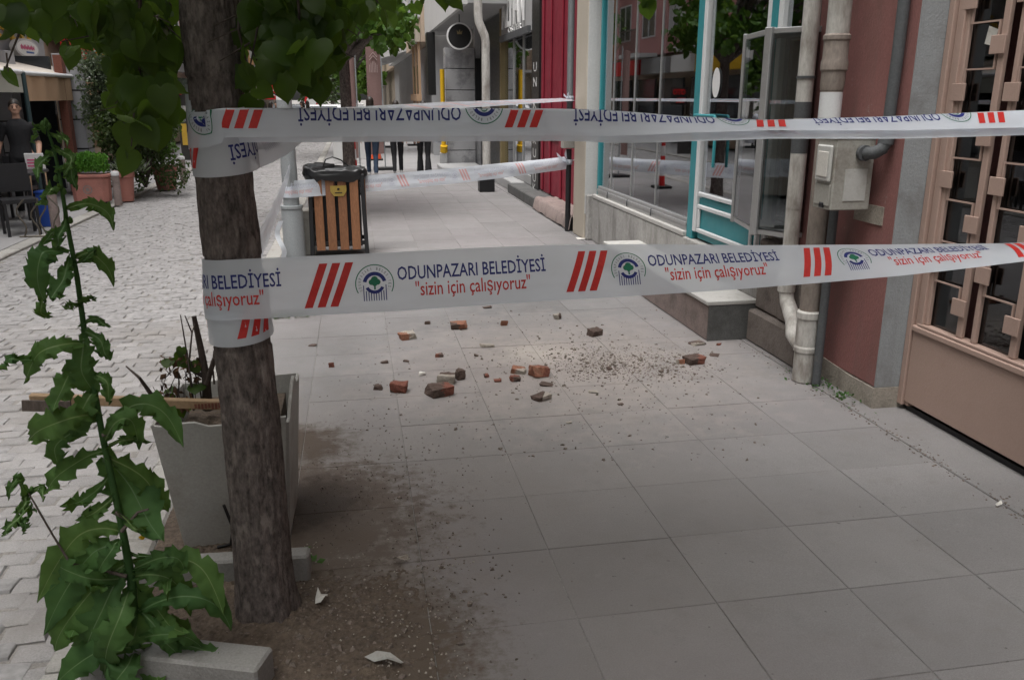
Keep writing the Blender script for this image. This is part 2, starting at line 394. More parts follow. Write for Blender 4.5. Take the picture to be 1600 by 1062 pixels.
L_OLIVE = leaf_mat('olive_leaf', (.10, .135, .09), (.145, .19, .12), .25, scale=2)
L_DARK = leaf_mat('dark_leaf', (.028, .052, .02), (.048, .078, .025), .25, scale=2)
L_HERB = leaf_mat('herb_leaf', (.06, .20, .02), (.12, .30, .04), .35, scale=4)
def tape_mat():
    m = bpy.data.materials.new('tape_film'); m.use_nodes = True; nt = m.node_tree; nt.nodes.clear()
    out = node(nt, 'ShaderNodeOutputMaterial'); geo = node(nt, 'ShaderNodeNewGeometry')
    n1 = noise_n(nt, geo.outputs['Position'], 6, 4)
    c = mixc(nt, n1, (.68, .73, .80), (.77, .81, .87))
    b = node(nt, 'ShaderNodeBsdfPrincipled'); b.inputs['Roughness'].default_value = .24; b.inputs['Specular IOR Level'].default_value = .6
    nt.links.new(c, b.inputs['Base Color'])
    bp = node(nt, 'ShaderNodeBump'); bp.inputs['Strength'].default_value = .5; bp.inputs['Distance'].default_value = .008
    nt.links.new(noise_n(nt, geo.outputs['Position'], 9, 3, .5, (.35, .35, 2.2)), bp.inputs['Height']); nt.links.new(bp.outputs[0], b.inputs['Normal'])
    t = node(nt, 'ShaderNodeBsdfTranslucent'); nt.links.new(c, t.inputs[0])
    tr = node(nt, 'ShaderNodeBsdfTransparent')
    mx = node(nt, 'ShaderNodeMixShader'); mx.inputs[0].default_value = .35
    nt.links.new(b.outputs[0], mx.inputs[1]); nt.links.new(t.outputs[0], mx.inputs[2])
    m2 = node(nt, 'ShaderNodeMixShader'); m2.inputs[0].default_value = .14
    nt.links.new(mx.outputs[0], m2.inputs[1]); nt.links.new(tr.outputs[0], m2.inputs[2])
    nt.links.new(m2.outputs[0], out.inputs[0]); MATS['tape_film'] = m; return m
tape_mat()
M('print_pale_red', (.58, .34, .34), .5, .05, 9); M('print_pale_blue', (.46, .48, .56), .5, .05, 9)
mm = MATS
# ================================================================== SETTING: ground, road, pavement
def struct(o): return tag(o, kind='structure')
struct(MB().box(-200, 200, -60, 400, -.5, -.17).build('ground', mm['road_bed']))
road = struct(MB().box(-4.02, -1.02, -6, 90, -.165, -.1005).build('road', mm['road_bed'], origin=(-2.5, 6, -.165)))
rp = lambda v: Vector(v)
# cobbles: rows across the road
def cobble_mesh(k):
    rr = random.Random(k); bm = MB()
    hx, hy, ch = .0735, .0515, .014
    j = lambda s: rr.uniform(-s, s)
    ring = lambda f, z: [(sx*(hx*f[0])+j(.007), sy*(hy*f[1])+j(.006), z+j(.002)) for sx, sy in ((-1, -1), (1, -1), (1, 1), (-1, 1))]
    a = ring((1, 1), -.04); b = ring((1, 1), .0); c = ring((.86, .80), .008); vs = a+b+c+[(0, 0, .0105)]
    fs = []
    for o in (0, 4):
        for i in range(4): fs.append((o+i, o+(i+1) % 4, o+4+(i+1) % 4, o+4+i))
    for i in range(4): fs.append((8+i, 8+(i+1) % 4, 12))
    return vs, fs
CB = [cobble_mesh(k) for k in range(9)]
CBM = []
for vs, fs in CB:
    me = bpy.data.meshes.new('cobble'); me.from_pydata(vs, [], fs); me.materials.append(mm['cobble'])
    me.polygons.foreach_set('use_smooth', [True]*len(fs)); me.set_sharp_from_angle(angle=R(50)); CBM.append(me)
cob = []
y = 1.75; row = 0
while y < 42:
    x = -4.0 + (row % 2)*.075
    while x < -1.1:
        wav = .045*math.sin(x*2.1+y*.25)+.03*math.sin(x*5+y)
        cob.append((x+.072+random.uniform(-.012, .012), y+wav+random.uniform(-.008, .008), -.10+random.uniform(-.006, .006), random.randrange(9), random.uniform(-.07, .07), random.uniform(.92, 1.06)))
        x += .151
    y += .107; row += 1
def vis(x, y):   # in front of the lens and left of the trunk
    v = Vector((x, y, -.1))-CAM; d = v.dot(_F); px = 800+FPX*v.dot(_R)/d; py = 531-FPX*v.dot(_U)/d
    return 0 < px < 450 and py < 1070
near_c = [c for c in cob if vis(c[0], c[1])][:300]; ns = set(id(c) for c in near_c)
for c in near_c:
    o = link_mesh('cobble', CBM[c[3]], None, road); o.location = Vector(c[:3])-ORG[road.name]
    o.rotation_euler = (random.uniform(-.03, .03), random.uniform(-.03, .03), c[4]); o.scale = (c[5], 1, 1)
b = MB()
for c in cob:
    if id(c) in ns: continue
    vs, fs = CB[c[3]]; ca, sa = math.cos(c[4]), math.sin(c[4])
    b.add([(c[0]+(vx*ca-vy*sa)*c[5], c[1]+vx*sa+vy*ca, c[2]+vz) for vx, vy, vz in vs], fs)
tag(b.build('cobbles', mm['cobble_far'], road, recalc=False, smooth=50), kind='stuff')
struct(MB().box(-4.02, -1.02, 42, 90, -.103, -.094).build('far_road', mm['cobble_far']))
# pavement
pav = struct(MB().box(-.85, 2.69, 3.0, 11.9, -.16, -.0035).build('pavement', mm['joint'], origin=(1, 6, -.16)))
MB().box(-.195, 2.69, -5, 3.0, -.16, -.0035).build('bed', mm['joint'], pav)
MB().box(-.85, 2.69, 11.9, 90, -.16, -.0035).build('bed', mm['joint'], pav)
XE = [-.83, -.33, .17, .665, 1.165, 1.67, 2.18, 2.685]; PY = .4625; Y0 = 2.41-4*PY
tiles = []
for i in range(7):
    for k in range(170):
        x0, x1 = XE[i]+.0015, XE[i+1]-.0015; ya = Y0+k*PY+.0015; yb = ya+PY-.003
        if x0 < -.4 and yb < 3.1: continue
        tiles.append((x0, x1, ya, yb))
def vist(t):
    cx, cy = (t[0]+t[1])/2, (t[2]+t[3])/2
    v = Vector((cx, cy, 0))-CAM; d = v.dot(_F); px = 800+FPX*v.dot(_R)/d; py = 531-FPX*v.dot(_U)/d
    return d > 0 and -150 < px < 1750 and py < 1250 and cy > 1.4
tiles.sort(key=lambda t: t[2]); vt = [t for t in tiles if vist(t)][:290]; vts = set(vt)
for t in vt:
    wx, wy = t[1]-t[0], t[3]-t[2]
    me = MB().box(-wx/2, wx/2, -wy/2, wy/2, -.03, 0).build('tile', mm['paving'], pav, bev=.002)
    me.location = Vector(((t[0]+t[1])/2, (t[2]+t[3])/2, random.uniform(-.0015, .0015)))-ORG[pav.name]
    me.data.transform(Matrix.Translation((0, 0, -.03)))
    me.rotation_euler = (random.uniform(-.002, .002), random.uniform(-.002, .002), 0)
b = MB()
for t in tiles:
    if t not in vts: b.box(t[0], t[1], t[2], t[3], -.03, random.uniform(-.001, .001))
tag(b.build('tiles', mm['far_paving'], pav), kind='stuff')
# concrete strip along the wall, kerb stones
struct(MB().box(2.693, 4.2, -5, 90, -.16, .002).build('concrete_strip', mm['paving'], bev=.004))
kb = struct(MB().box(-1.0, -.86, -3, 90, -.165, -.02).build('kerb', mm['joint'], origin=(-.93, 6, -.165)))
y = .9; k = 0
b = MB()
while y < 88:
    L = .78+random.uniform(-.03, .03); z = .012+random.uniform(-.006, .006); xo = random.uniform(-.008, .008)
    if k < 40: MB().box(-1.02+xo, -.85+xo, y+.006, y+L-.006, -.1, z).build('kerb_stone', mm['kerb'], kb, bev=.012)
    else: b.box(-1.02+xo, -.85+xo, y+.006, y+L-.006, -.1, z)
    y += L; k += 1
tag(b.build('kerb_stones', mm['kerb'], kb), kind='stuff')
# opposite forecourt with its edge band of slabs
fc = struct(MB().box(-30, -4.22, -10, 90, -.165, -.07).build('forecourt', mm['far_paving'], origin=(-6, 12, -.165)))
y = 5.
while y < 34:
    MB().box(-4.215, -4.03, y+.008, y+.98, -.16, -.068+random.uniform(-.004, .004)).build('edge_slab', mm['kerb'], fc, bev=.01); y += 1.
MB().box(-4.215, -4.03, 34, 90, -.16, -.068).build('edge_band', mm['kerb'], fc)
# soil of the tree pit, spilling over the tiles
def soil_fn(u, v):
    x = -.84+1.25*u; yy = 1.3+2.2*v
    n = noise.noise(Vector((x*5, yy*5, 0)))*.5+noise.noise(Vector((x*14, yy*14, 3)))*.3
    n2 = noise.noise(Vector((x*40, yy*40, 1)))
    n3 = noise.noise(Vector((x*75, yy*75, 8)))
    edge = min((.10+.06*n-x)/.34+.1, (2.78+.12*n-yy)/.4+.2 if x > -.35 else 9, 1.)
    h = .020*max(-1, min(1, edge)) + .008*n + .008*n2 + .006*n3
    h += .02*math.exp(-((x+.37)**2+(yy-2.63)**2)/.03)
    return (x, yy, h-.004)
struct(MB().grid(230, 360, soil_fn).build('soil', mm['soil'], smooth=60, recalc=False))
b = MB()
rr = random.Random(5)
def crumb(b, x, y, z, s, rr, flat=.6):
    p = [Vector((rr.uniform(-1, 1), rr.uniform(-1, 1), rr.uniform(-.2, 1)*flat)).normalized()*s for _ in range(4)]
    p = [Vector((s*math.cos(a+rr.uniform(-.5, .5)), s*math.sin(a+rr.uniform(-.5, .5))*rr.uniform(.5, 1), -.15*s)) for a in (0, 1.6, 3.1, 4.7)]
    q = [v*rr.uniform(.4, .8)+Vector((rr.uniform(-.2, .2)*s, rr.uniform(-.2, .2)*s, s*flat*rr.uniform(.6, 1.2))) for v in p]
    an = rr.uniform(0, 6.28); ca, sa = math.cos(an), math.sin(an)
    vs = [(x+v.x*ca-v.y*sa, y+v.x*sa+v.y*ca, z+v.z) for v in p+q]
    b.add(vs, [(4, 5, 6, 7), (0, 1, 5, 4), (1, 2, 6, 5), (2, 3, 7, 6), (3, 0, 4, 7), (3, 2, 1, 0)])
for _ in range(1500):
    x = rr.gauss(-.1, .28); yy = rr.gauss(2.5, .45)
    if x > .5 or yy < 1.5 or x < -.8: continue
    crumb(b, x, yy, soil_fn((x+.84)/1.25, (yy-1.3)/2.2)[2] if yy < 3.4 and x < .4 and x < .15 else .002, rr.uniform(.002, .007) if rr.random() < .88 else rr.uniform(.007, .017), rr)
for _ in range(700):   # grit blown from the planter over the slabs
    x = rr.gauss(-.1, .3); yy = rr.gauss(3.5, .5)
    if x < -.8: continue
    crumb(b, x, yy, .002, rr.uniform(.0015, .005), rr, .8)
tag(b.build('soil_crumbs', mm['rubble'], recalc=False), kind='stuff')

# ================================================================== RIGHT SIDE: red building with the gate
rb = thing('red_building', (2.8, 4.5, 0), 'brick-red rendered wall with a grey return beside the brown gate', 'building')
MB().box(2.81, 3.6, 4.062, 5.02, .13, 11).build('red_wall', mm['red_wall'], rb)
b = MB().box(2.812, 3.0, 4.05, 4.0615, .125, 11); b.build('grey_return', mm['grey_wall'], rb)
b = MB()
poly = [(4.044, 0), (5.02, 0), (5.02, .13), (4.62, .14), (4.3, .12), (4.044, .122)]
b.prism(poly, lambda u, v: (2.803, u, v), lambda u, v: (3.0, u, v)); b.build('bare_plaster_foot', mm['bare_plaster'], rb)
MB().box(2.802, 2.812, 4.16, 4.43, 1.02, 1.12).build('patched_strip', mm['bare_plaster'], rb)
MB().box(2.98, 4.4, .2, 4.05, 2.75, 11).build('upper_wall', mm['red_wall'], rb)  # unseen wall over the gate, added only for its effect on the light
MB().box(2.81, 3.6, -5, 1.2, 0, 11).build('near_wall', mm['red_wall'], rb)
# entrance gate: two leaves seen, brown steel
ge = thing('entrance_gate', (2.98, 3.1, 0), 'brown painted steel gate with barred glass above a solid sheet panel', 'gate')
gp = mm['gate_paint']
for y0, y1, x0, x1 in ((4.005, 4.047, 2.955, 3.03), (3.972, 4.002, 2.975, 3.04), (3.935, 3.969, 2.965, 3.03)):
    MB().box(x0, x1, y0, y1, .03 if y1 > 4 else .5, 2.72).build('frame_post', gp, ge, bev=.004)
MB().box(2.968, 2.995, 1.25, 4.002, .055, .462).build('sheet_panel', gp, ge, bev=.003)
MB().box(2.955, 3.03, 1.25, 4.003, .464, .498).build('bottom_rail', gp, ge, bev=.006)
MB().box(2.962, 3.03, 1.25, 3.97, .5, .515).build('glazing_bead', gp, ge, bev=.003)
MB().box(2.955, 3.03, 1.25, 4.003, 2.66, 2.74).build('top_rail', gp, ge, bev=.006)
MB().box(2.99, 3.03, 1.25, 4.0, .0, .03).build('gap_shade', mm['near_black'], ge)  # near-black strip painted as the shade in the gap below the gate
cols = [(3.925, 3.690), (3.565, 3.325), (3.20, 2.965), (2.84, 2.60), (2.48, 2.24)]
pl0 = None
for ci, (ya, yb) in enumerate(cols):
    if ci > 3: break
    for yy, wd in ((ya+.0, .03), (yb-.022, .042)):
        MB().box(2.978, 3.004, yy-wd/2, yy+wd/2, .516, 2.66).build('upright', gp, ge, bev=.005)
    MB().box(3.005, 3.012, yb-.02, ya+.01, .516, 2.66).build('pane', G_GATE, ge)
    zl = [2.145-.4275*k for k in range(4)]; zr = [1.93-.42*k for k in range(4)]
    yl, yr = ya-.03, yb+.012
    w_ = MB(); prev = None
    seq = sorted([(z, yl) for z in zl]+[(z, yr) for z in zr], reverse=True)
    for (z1, p1), (z2, p2) in zip(seq[:-1], seq[1:]):
        zm = (z1+z2)/2
        for d in (-.012, .012):
            pass
        w_.bar((2.982, p1, z1), (2.982, p1, zm-.004), .010); w_.bar((2.982, p1, zm), (2.982, p2, zm), .008); w_.bar((2.982, p2, zm+.004), (2.982, p2, z2), .010)
    w_.build('zigzag_rod', gp, ge)
    for z, p in seq:
        pl = MB().box(2.964, 2.975, p-.048+(.018 if p == yl else -.018), p+.048+(.018 if p == yl else -.018), z-.042, z+.042).build('plate', gp, ge, bev=.002)
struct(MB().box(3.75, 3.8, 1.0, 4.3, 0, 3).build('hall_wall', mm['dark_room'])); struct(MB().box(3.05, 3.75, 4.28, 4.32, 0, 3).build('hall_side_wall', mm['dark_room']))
np_ = MB().add([(3.001, 3.80, 2.02), (3.001, 3.735, 2.0), (3.001, 3.75, 1.925), (3.001, 3.815, 1.94)], [(0, 1, 2, 3)]).build('paper_note', mm['litter'], origin=(3.0, 3.77, 1.95))
tag(np_, 'small crooked grey paper note stuck behind the gate glass', 'note')
# plinth and pipes at the joint of the two buildings
pb = thing('stone_plinth', (2.73, 5.1, 0), 'rough brown stone plinth blocks behind the foot of the drainpipes', 'plinth')
rr = random.Random(3)
for (y0, y1, z0, z1, xf) in ((4.80, 5.50, 0, .235, 2.725), (4.86, 5.16, .24, .74, 2.765), (5.165, 5.5, .24, .74, 2.775)):
    bm = bmesh.new(); MBb = MB().box(xf, 3.0, y0, y1, z0, z1); o = MBb.build('block', mm['plinth'], pb, bev=.015)
MB().box(2.78, 3.4, 5.03, 5.18, .745, 9).build('jamb', mm['stucco'], pb)
# main drainpipe (brown) with the white one joining it
p1 = thing('drainpipe', (2.66, 4.56, 0), 'thick brown-stained drainpipe behind the meter box', 'drainpipe')
cx, cy = 2.665, 4.565
MB().lathe([(.060, .42), (.060, 1.30), (.060, 2.0)], (cx, cy), 20).build('pipe', mm['pipe_brown'], p1, smooth=40)
MB().lathe([(.0615, 1.50), (.0615, 1.72)], (cx, cy), 20).build('white_band', mm['white_paint'], p1, smooth=40)
MB().lathe([(.060, 2.0), (.063, 2.02), (.063, 7)], (cx, cy), 20).build('upper_pipe', mm['pvc'], p1, smooth=40)
MB().lathe([(.0625, 1.73), (.066, 1.75), (.066, 1.83), (.074, 1.84), (.074, 1.88), (.068, 1.90), (.068, 1.99), (.074, 2.0), (.074, 2.02), (.064, 2.03)], (cx, cy), 20).build('socket', mm['pipe_brown'], p1, smooth=30)
MB().lathe([(.058, 0.0), (.066, .01), (.066, .19), (.074, .20), (.074, .225), (.068, .235), (.068, .40), (.076, .41), (.076, .445), (.063, .455)], (cx, cy), 20).build('foot', mm['pvc'], p1, smooth=30)
p2 = thing('drainpipe', (2.70, 4.93, 0), 'slimmer white plastic drainpipe bending into the brown one', 'drainpipe')
qx, qy = 2.70, 4.93
MB().lathe([(.047, .62), (.047, 1.02)], (qx, qy), 16).build('pipe', mm['pvc'], p2, smooth=40)
MB().lathe([(.049, 1.02), (.049, 7)], (qx, qy), 16).build('pipe', mm['pvc'], p2, smooth=40)
for za, zb in ((1.57, 1.665), (1.36, 1.455)):
    MB().lathe([(.0500, za), (.0500, zb)], (qx, qy), 16).build('grey_band', mm['conduit'], p2, smooth=40)
MB().lathe([(.047, .48), (.056, .49), (.056, .56), (.060, .565), (.060, .60), (.050, .62)], (qx, qy), 16).build('socket', mm['pvc'], p2, smooth=30)
MB().tube([(qx, qy, .5), (qx, qy-.02, .43), (qx-.01, qy-.14, .33), (cx, cy+.16, .26), (cx, cy+.03, .20)], [.046, .047, .050, .052, .05], 14).build('elbow', mm['pvc'], p2, smooth=50)
MB().lathe([(.050, 1.80), (.056, 1.80), (.056, 1.815), (.050, 1.815)], (qx, qy), 16).build('clamp', mm['conduit'], p2)
# meter box with conduit
mb_ = thing('meter_box', (2.6, 4.32, 1.1), 'grey weathered electric meter box on the red wall with a pale cover', 'meter box')
MB().box(2.535, 2.765, 4.235, 4.425, 1.098, 1.49).build('body', mm['box_grey'], mb_, bev=.006)
MB().box(2.527, 2.77, 4.23, 4.43, 1.478, 1.498).build('lid', mm['box_grey'], mb_, bev=.004)
MB().box(2.516, 2.534, 4.252, 4.402, 1.25, 1.445).build('cover', mm['box_pale'], mb_, bev=.008)
MB().box(2.512, 2.517, 4.275, 4.378, 1.275, 1.41).build('window', mm['litter'], mb_, bev=.003)
MB().box(2.529, 2.5345, 4.25, 4.41, 1.12, 1.235).build('flap', mm['box_grey'], mb_, bev=.003)
b = MB().box(2.524, 2.534, 4.30, 4.345, 1.105, 1.135); b.build('lock', mm['near_black'], mb_, bev=.004)
MB().box(2.60, 2.73, 4.231, 4.2345, 1.15, 1.32).build('faded_sticker', mm['box_pale'], mb_)
cd = thing('conduit', (2.78, 4.2, 1.4), 'dark grey cable conduit rising from the side of the meter box', 'conduit')
MB().tube([(2.70, 4.235, 1.405), (2.70, 4.20, 1.405), (2.715, 4.165, 1.41), (2.745, 4.15, 1.43), (2.765, 4.15, 1.47)], .034, 14).build('elbow', mm['conduit'], cd, smooth=50)
MB().tube([(2.69, 4.232, 1.405), (2.69, 4.205, 1.405)], .042, 14).build('collar', mm['conduit'], cd, smooth=40)
MB().tube([(2.762, 4.15, 1.455), (2.770, 4.15, 1.52)], .040, 14).build('sleeve', mm['conduit'], cd, smooth=40)
MB().tube([(2.765, 4.15, 1.5), (2.772, 4.15, 1.9), (2.775, 4.15, 4.5)], .030, 14).build('pipe', mm['conduit'], cd, smooth=40)
MB().tube([(2.70, 4.47, 0), (2.70, 4.47, 1.098)], .026, 12).build('lower_pipe', mm['conduit'], cd, smooth=40)

# ================================================================== bookshop with teal frames
sh = thing('bookshop', (2.86, 7.5, 0), 'shopfront with teal and white frames above a stained cement base', 'shop')
XS = 2.86
MB().box(2.80, 3.2, 6.93, 10.0, 0, .515).build('base_wall', mm['stucco'], sh, bev=.012)
MB().box(2.81, 3.2, 5.5, 6.928, 0, .51).build('door_base', mm['stucco'], sh, bev=.01)
MB().box(2.795, 2.9, 7.0, 10.0, .517, .56).build('sill_ledge', mm['concrete_pale'], sh, bev=.006)
for z0, z1, x in ((.562, .60, 2.835), (.602, .635, 2.828), (.637, .668, 2.84)):
    MB().box(x, 2.90, 7.02, 9.86, z0, z1).build('sill_rail', mm['aluminium'], sh, bev=.003)
ym = [7.02, 7.93, 8.69, 9.42, 9.84]
for ya, yb in zip(ym[:-1], ym[1:]):
    MB().box(XS+.008, XS+.016, ya+.006, yb-.006, .67, 3.1).build('pane', G_SHOP, sh)
for yy in ym[1:-1]:
    MB().box(XS-.002, XS+.02, yy-.0045, yy+.0045, .64, 3.1).build('mullion', mm['aluminium'], sh)
    MB().tube([(2.826, yy+.004, .57), (2.822, yy-.006, .605), (2.83, yy, .64)], .006, 6).build('clip', mm['conduit'], sh)
MB().box(XS-.02, XS+.05, 9.86, 9.91, .56, 3.1).build('frame_post', mm['teal'], sh, bev=.004)
MB().box(XS-.03, XS+.06, 6.88, 7.0, .512, 3.1).build('frame_post', mm['teal'], sh, bev=.006)
MB().box(XS-.032, XS+.03, 6.82, 6.878, .58, 3.1).build('corner_bead', mm['white_paint'], sh, bev=.01)
# door leaf
dr = MB().box(XS+.0, XS+.045, 5.74, 6.818, .53, .87).build('door', mm['teal'], sh)
def bead(y0, y1, z, t=.038): MB().box(XS-.022, XS+.0, y0, y1, z-t/2, z+t/2).build('bead', mm['white_paint'], dr, bev=.008)
bead(5.78, 6.81, .60); bead(5.78, 6.81, .80); bead(5.70, 6.81, .905)
for yy in (6.785, 5.80): MB().box(XS-.021, XS-.001, yy-.02, yy+.02, .62, .78).build('bead', mm['white_paint'], dr, bev=.007)
MB().box(XS+.006, XS+.014, 5.77, 6.80, .92, 3.1).build('pane', G_SHOP, sh)
MB().box(XS-.03, XS+.05, 5.70, 5.765, .925, 3.1).build('door_jamb', mm['white_paint'], sh, bev=.006)
MB().box(XS-.035, XS+.05, 5.61, 5.698, .512, 3.1).build('frame_post', mm['teal'], sh, bev=.006)
MB().box(XS-.03, XS+.05, 5.545, 5.608, .512, 3.1).build('door_jamb', mm['white_paint'], sh, bev=.006)
MB().box(XS+.006, XS+.014, 5.19, 5.54, .75, 3.1).build('pane', G_SHOP, sh)
MB().box(XS-.01, XS+.03, 5.30, 5.318, .75, 3.1).build('mullion', mm['aluminium'], sh)
MB().box(XS-.005, XS+.06, 5.19, 5.54, .512, .75).build('wood_panel', mm['pipe_brown'], sh)
MB().tube([(XS-.01, 6.90, 1.545), (XS-.05, 6.90, 1.545), (XS-.05, 6.5, 1.545), (XS-.05, 6.47, 1.515), (XS-.05, 6.47, 1.15)], .013, 8).build('pull_handle', mm['teal'], sh, smooth=50)
b = MB()
b.add([(XS-.004, 6.62+.075*math.cos(2*PI*k/24), 1.80+.115*math.sin(2*PI*k/24)) for k in range(24)], [tuple(range(24))])
b.build('round_notice', mm['white_plastic'], sh)
pn = MB().box(XS+.0165, XS+.0175, 5.98, 6.50, 1.62, 1.75).build('pink_notice', mm['sign_pink'], sh)
b = MB()
for z0, z1, n in ((1.69, 1.735, 8), (1.65, 1.675, 11)):
    for k in range(n):
        w_ = .5/n; b.box(XS+.0145, XS+.0163, 6.485-(k+.82)*w_, 6.485-k*w_-.006, z0, z1)
b.build('print', mm['sign_white'], pn)
# pillar, upper wall
MB().box(2.715, 3.2, 10.02, 10.55, 0, 9).build('pillar', mm['cream'], sh, bev=.015)
MB().box(2.722, 2.96, 10.005, 10.018, .32, 9).build('pillar_face', mm['slab_white'], sh)
MB().box(2.73, 2.96, 9.94, 10.004, 0, .56).build('cracked_base', mm['stucco'], sh, bev=.02)
MB().box(XS, 3.3, 5.19, 10.02, 3.1, 9).build('upper_wall', mm['beige_wall'], sh)
MB().box(2.7, XS-.002, 5.19, 10.0, 3.2, 3.7).build('fascia', mm['teal'], sh)
# interior: floor, walls
MB().box(2.95, 5.6, 5.2, 10.0, .4, .5).build('floor', mm['room'], sh)
MB().box(5.6, 5.7, 5.2, 10.0, .5, 3.2).build('back_wall', mm['room'], sh)
MB().box(2.95, 5.6, 10.0, 10.02, .5, 3.2).build('side_wall', mm['room'], sh); MB().box(2.95, 5.6, 5.1, 5.18, .5, 3.2).build('side_wall', mm['room'], sh)
MB().box(2.95, 5.6, 5.2, 10.0, 3.2, 3.3).build('ceiling', mm['room'], sh)
MB().box(2.93, 2.96, 9.45, 9.85, .67, 3.1).build('display_board', mm['grey_wall'], sh)
# long step in front
st = thing('step', (2.64, 6.8, 0), 'low cement step with a pale slab top before the teal shopfront', 'step')
MB().box(2.43, 2.798, 5.515, 8.15, 0, .262).build('riser', mm['stoop'], st, bev=.01)
MB().box(2.432, 2.795, 5.505, 5.514, 0, .262).build('end_face', mm['concrete_dark'], st)
for y0, y1 in ((5.50, 6.38), (6.385, 7.27), (7.275, 8.15)):
    MB().box(2.415, 2.798, y0, y1, .264, .295).build('slab', mm['concrete_pale'], st, bev=.005)
# shelves, books and cartons in the window
sf = thing('shelf', (3.25, 7.6, .5), 'white display shelf behind the wide shop window', 'shelf')
for z in (.98, 1.45, 1.93):
    MB().box(2.92, 3.25, 7.12, 8.45, z, z+.025).build('board', mm['white_paint'], sf)
for yy in (7.14, 8.43): MB().box(2.93, 3.24, yy-.015, yy+.015, .5, 2.5).build('side', mm['white_paint'], sf)
cov = ['book_a', 'book_b', 'book_c', 'white_plastic', 'sign_pink']
b0 = -.12
for k in range(11):
    yy = 7.22+k*.11; z0 = 1.006; h = random.uniform(.19, .25)
    c = cov[k % 5]
    o = MB().obox((2.99, yy, z0+h/2), (.025, .095, h), Matrix.Rotation(R(-14), 3, 'Y')).build('book', mm[c], None)
    tag(o, ['cream', 'dark red', 'slate blue', 'white', 'pink'][k % 5]+' book leaning on the window shelf, '+['nearest the door', 'second from the door', 'third from the door', 'fourth from the door', 'fifth from the door', 'in the middle of the row', 'fifth from the pillar side', 'fourth from the pillar side', 'third from the pillar side', 'second from the pillar side', 'nearest the pillar side'][k], 'book', 'books leaning on the window shelf')
for k, (yy, x, z, wy, h, m_, lab) in enumerate(tuple((q[0], q[1]-.14)+q[2:] for q in ((7.35, 3.2, .5, .42, .34, 'carton', 'brown carton on the floor of the shop window beside the teal post'),
        (7.35, 3.22, .842, .30, .1, 'cream', 'flat pale box lying on the brown carton in the shop window'),
        (7.75, 3.25, 1.476, .30, .28, 'yellow', 'yellow box on the upper window shelf'),
        (8.2, 3.25, 1.476, .22, .22, 'book_b', 'dark red box on the upper window shelf'),
        (7.62, 3.22, 1.956, .34, .26, 'carton', 'brown carton on the top shelf behind the shop window'),
        (8.05, 3.22, 1.956, .26, .2, 'orange_wall', 'tan box beside the carton on the top shelf'),
        (8.33, 3.22, 1.956, .16, .3, 'curtain', 'tall white box at the end of the top shelf'),
        (7.9, 3.35, .5, .35, .28, 'blue_plastic', 'blue tub on the floor under the window shelf')))):
    tag(MB().box(x-.12, x+.14, yy-wy/2, yy+wy/2, z, z+h).build('box', mm[m_], None, bev=.004), lab, 'box')
for k, (yy, z, lab) in enumerate(((9.15, 2.02, 'small white price card hanging in the far window pane'), (8.42, 2.02, 'white card with a hole hanging beside the middle mullion'), (7.36, 2.27, 'white tag hanging high in the window pane nearest the door'))):
    o = MB().box(2.895, 2.898, yy-.09, yy+.09, z, z+.13).build('card', mm['litter'], None); tag(o, lab, 'card')
# display case on the shop corner
dc = thing('display_case', (2.7, 5.4, .82), 'narrow aluminium and glass display case projecting beside the shop door', 'display case')
pts = [(2.87, 5.95), (2.70, 5.80), (2.585, 5.21), (2.72, 4.99), (2.87, 5.0)]
zb, zt = .82, 2.105
for z0, z1, gr in ((zb, zb+.035, .0), (zt-.035, zt, .0)):
    b = MB(); b.prism(pts, lambda u, v: (u, v, z0), lambda u, v: (u, v, z1))
    b.build('tray' if z0 < 1 else 'top', mm['aluminium'], dc, bev=.004)
for k, (x, y) in enumerate(pts):
    if k in (0, 4): continue
    MB().obox((x, y, (zb+zt)/2), (.05 if k == 2 else .028, .05 if k == 2 else .028, zt-zb+.01), Matrix.Rotation(.5, 3, 'Z')).build('post', mm['aluminium'], dc, bev=.005)
for a, c in zip(pts[:-1], pts[1:]):
    a_, c_ = Vector((*a, 0)), Vector((*c, 0)); d = (c_-a_).normalized(); n_ = Vector((d.y, -d.x, 0))*.0
    b = MB(); i0 = a_+d*.02; i1 = c_-d*.02
    t_ = Vector((-d.y, d.x, 0))*.004
    b.add([i0-t_+Vector((0, 0, zb+.04)), i1-t_+Vector((0, 0, zb+.04)), i1-t_+Vector((0, 0, zt-.04)), i0-t_+Vector((0, 0, zt-.04)),
           i0+t_+Vector((0, 0, zb+.04)), i1+t_+Vector((0, 0, zb+.04)), i1+t_+Vector((0, 0, zt-.04)), i0+t_+Vector((0, 0, zt-.04))],
          [(0, 1, 2, 3), (7, 6, 5, 4), (0, 4, 5, 1), (3, 2, 6, 7), (0, 3, 7, 4), (1, 5, 6, 2)])
    b.build('pane', G_CASE, dc)
b = MB()
for z in (1.14, 1.42, 1.72):
    b.bar((2.70, 5.78, z), (2.73, 5.74, z), .012); b.bar((2.72, 5.02, z), (2.75, 5.05, z), .012)
b.build('shelf_pegs', mm['black_metal'], dc)
MB().bar((2.80, 5.60, .51), (2.80, 5.60, .82), .03).build('strut', mm['white_paint'], dc)
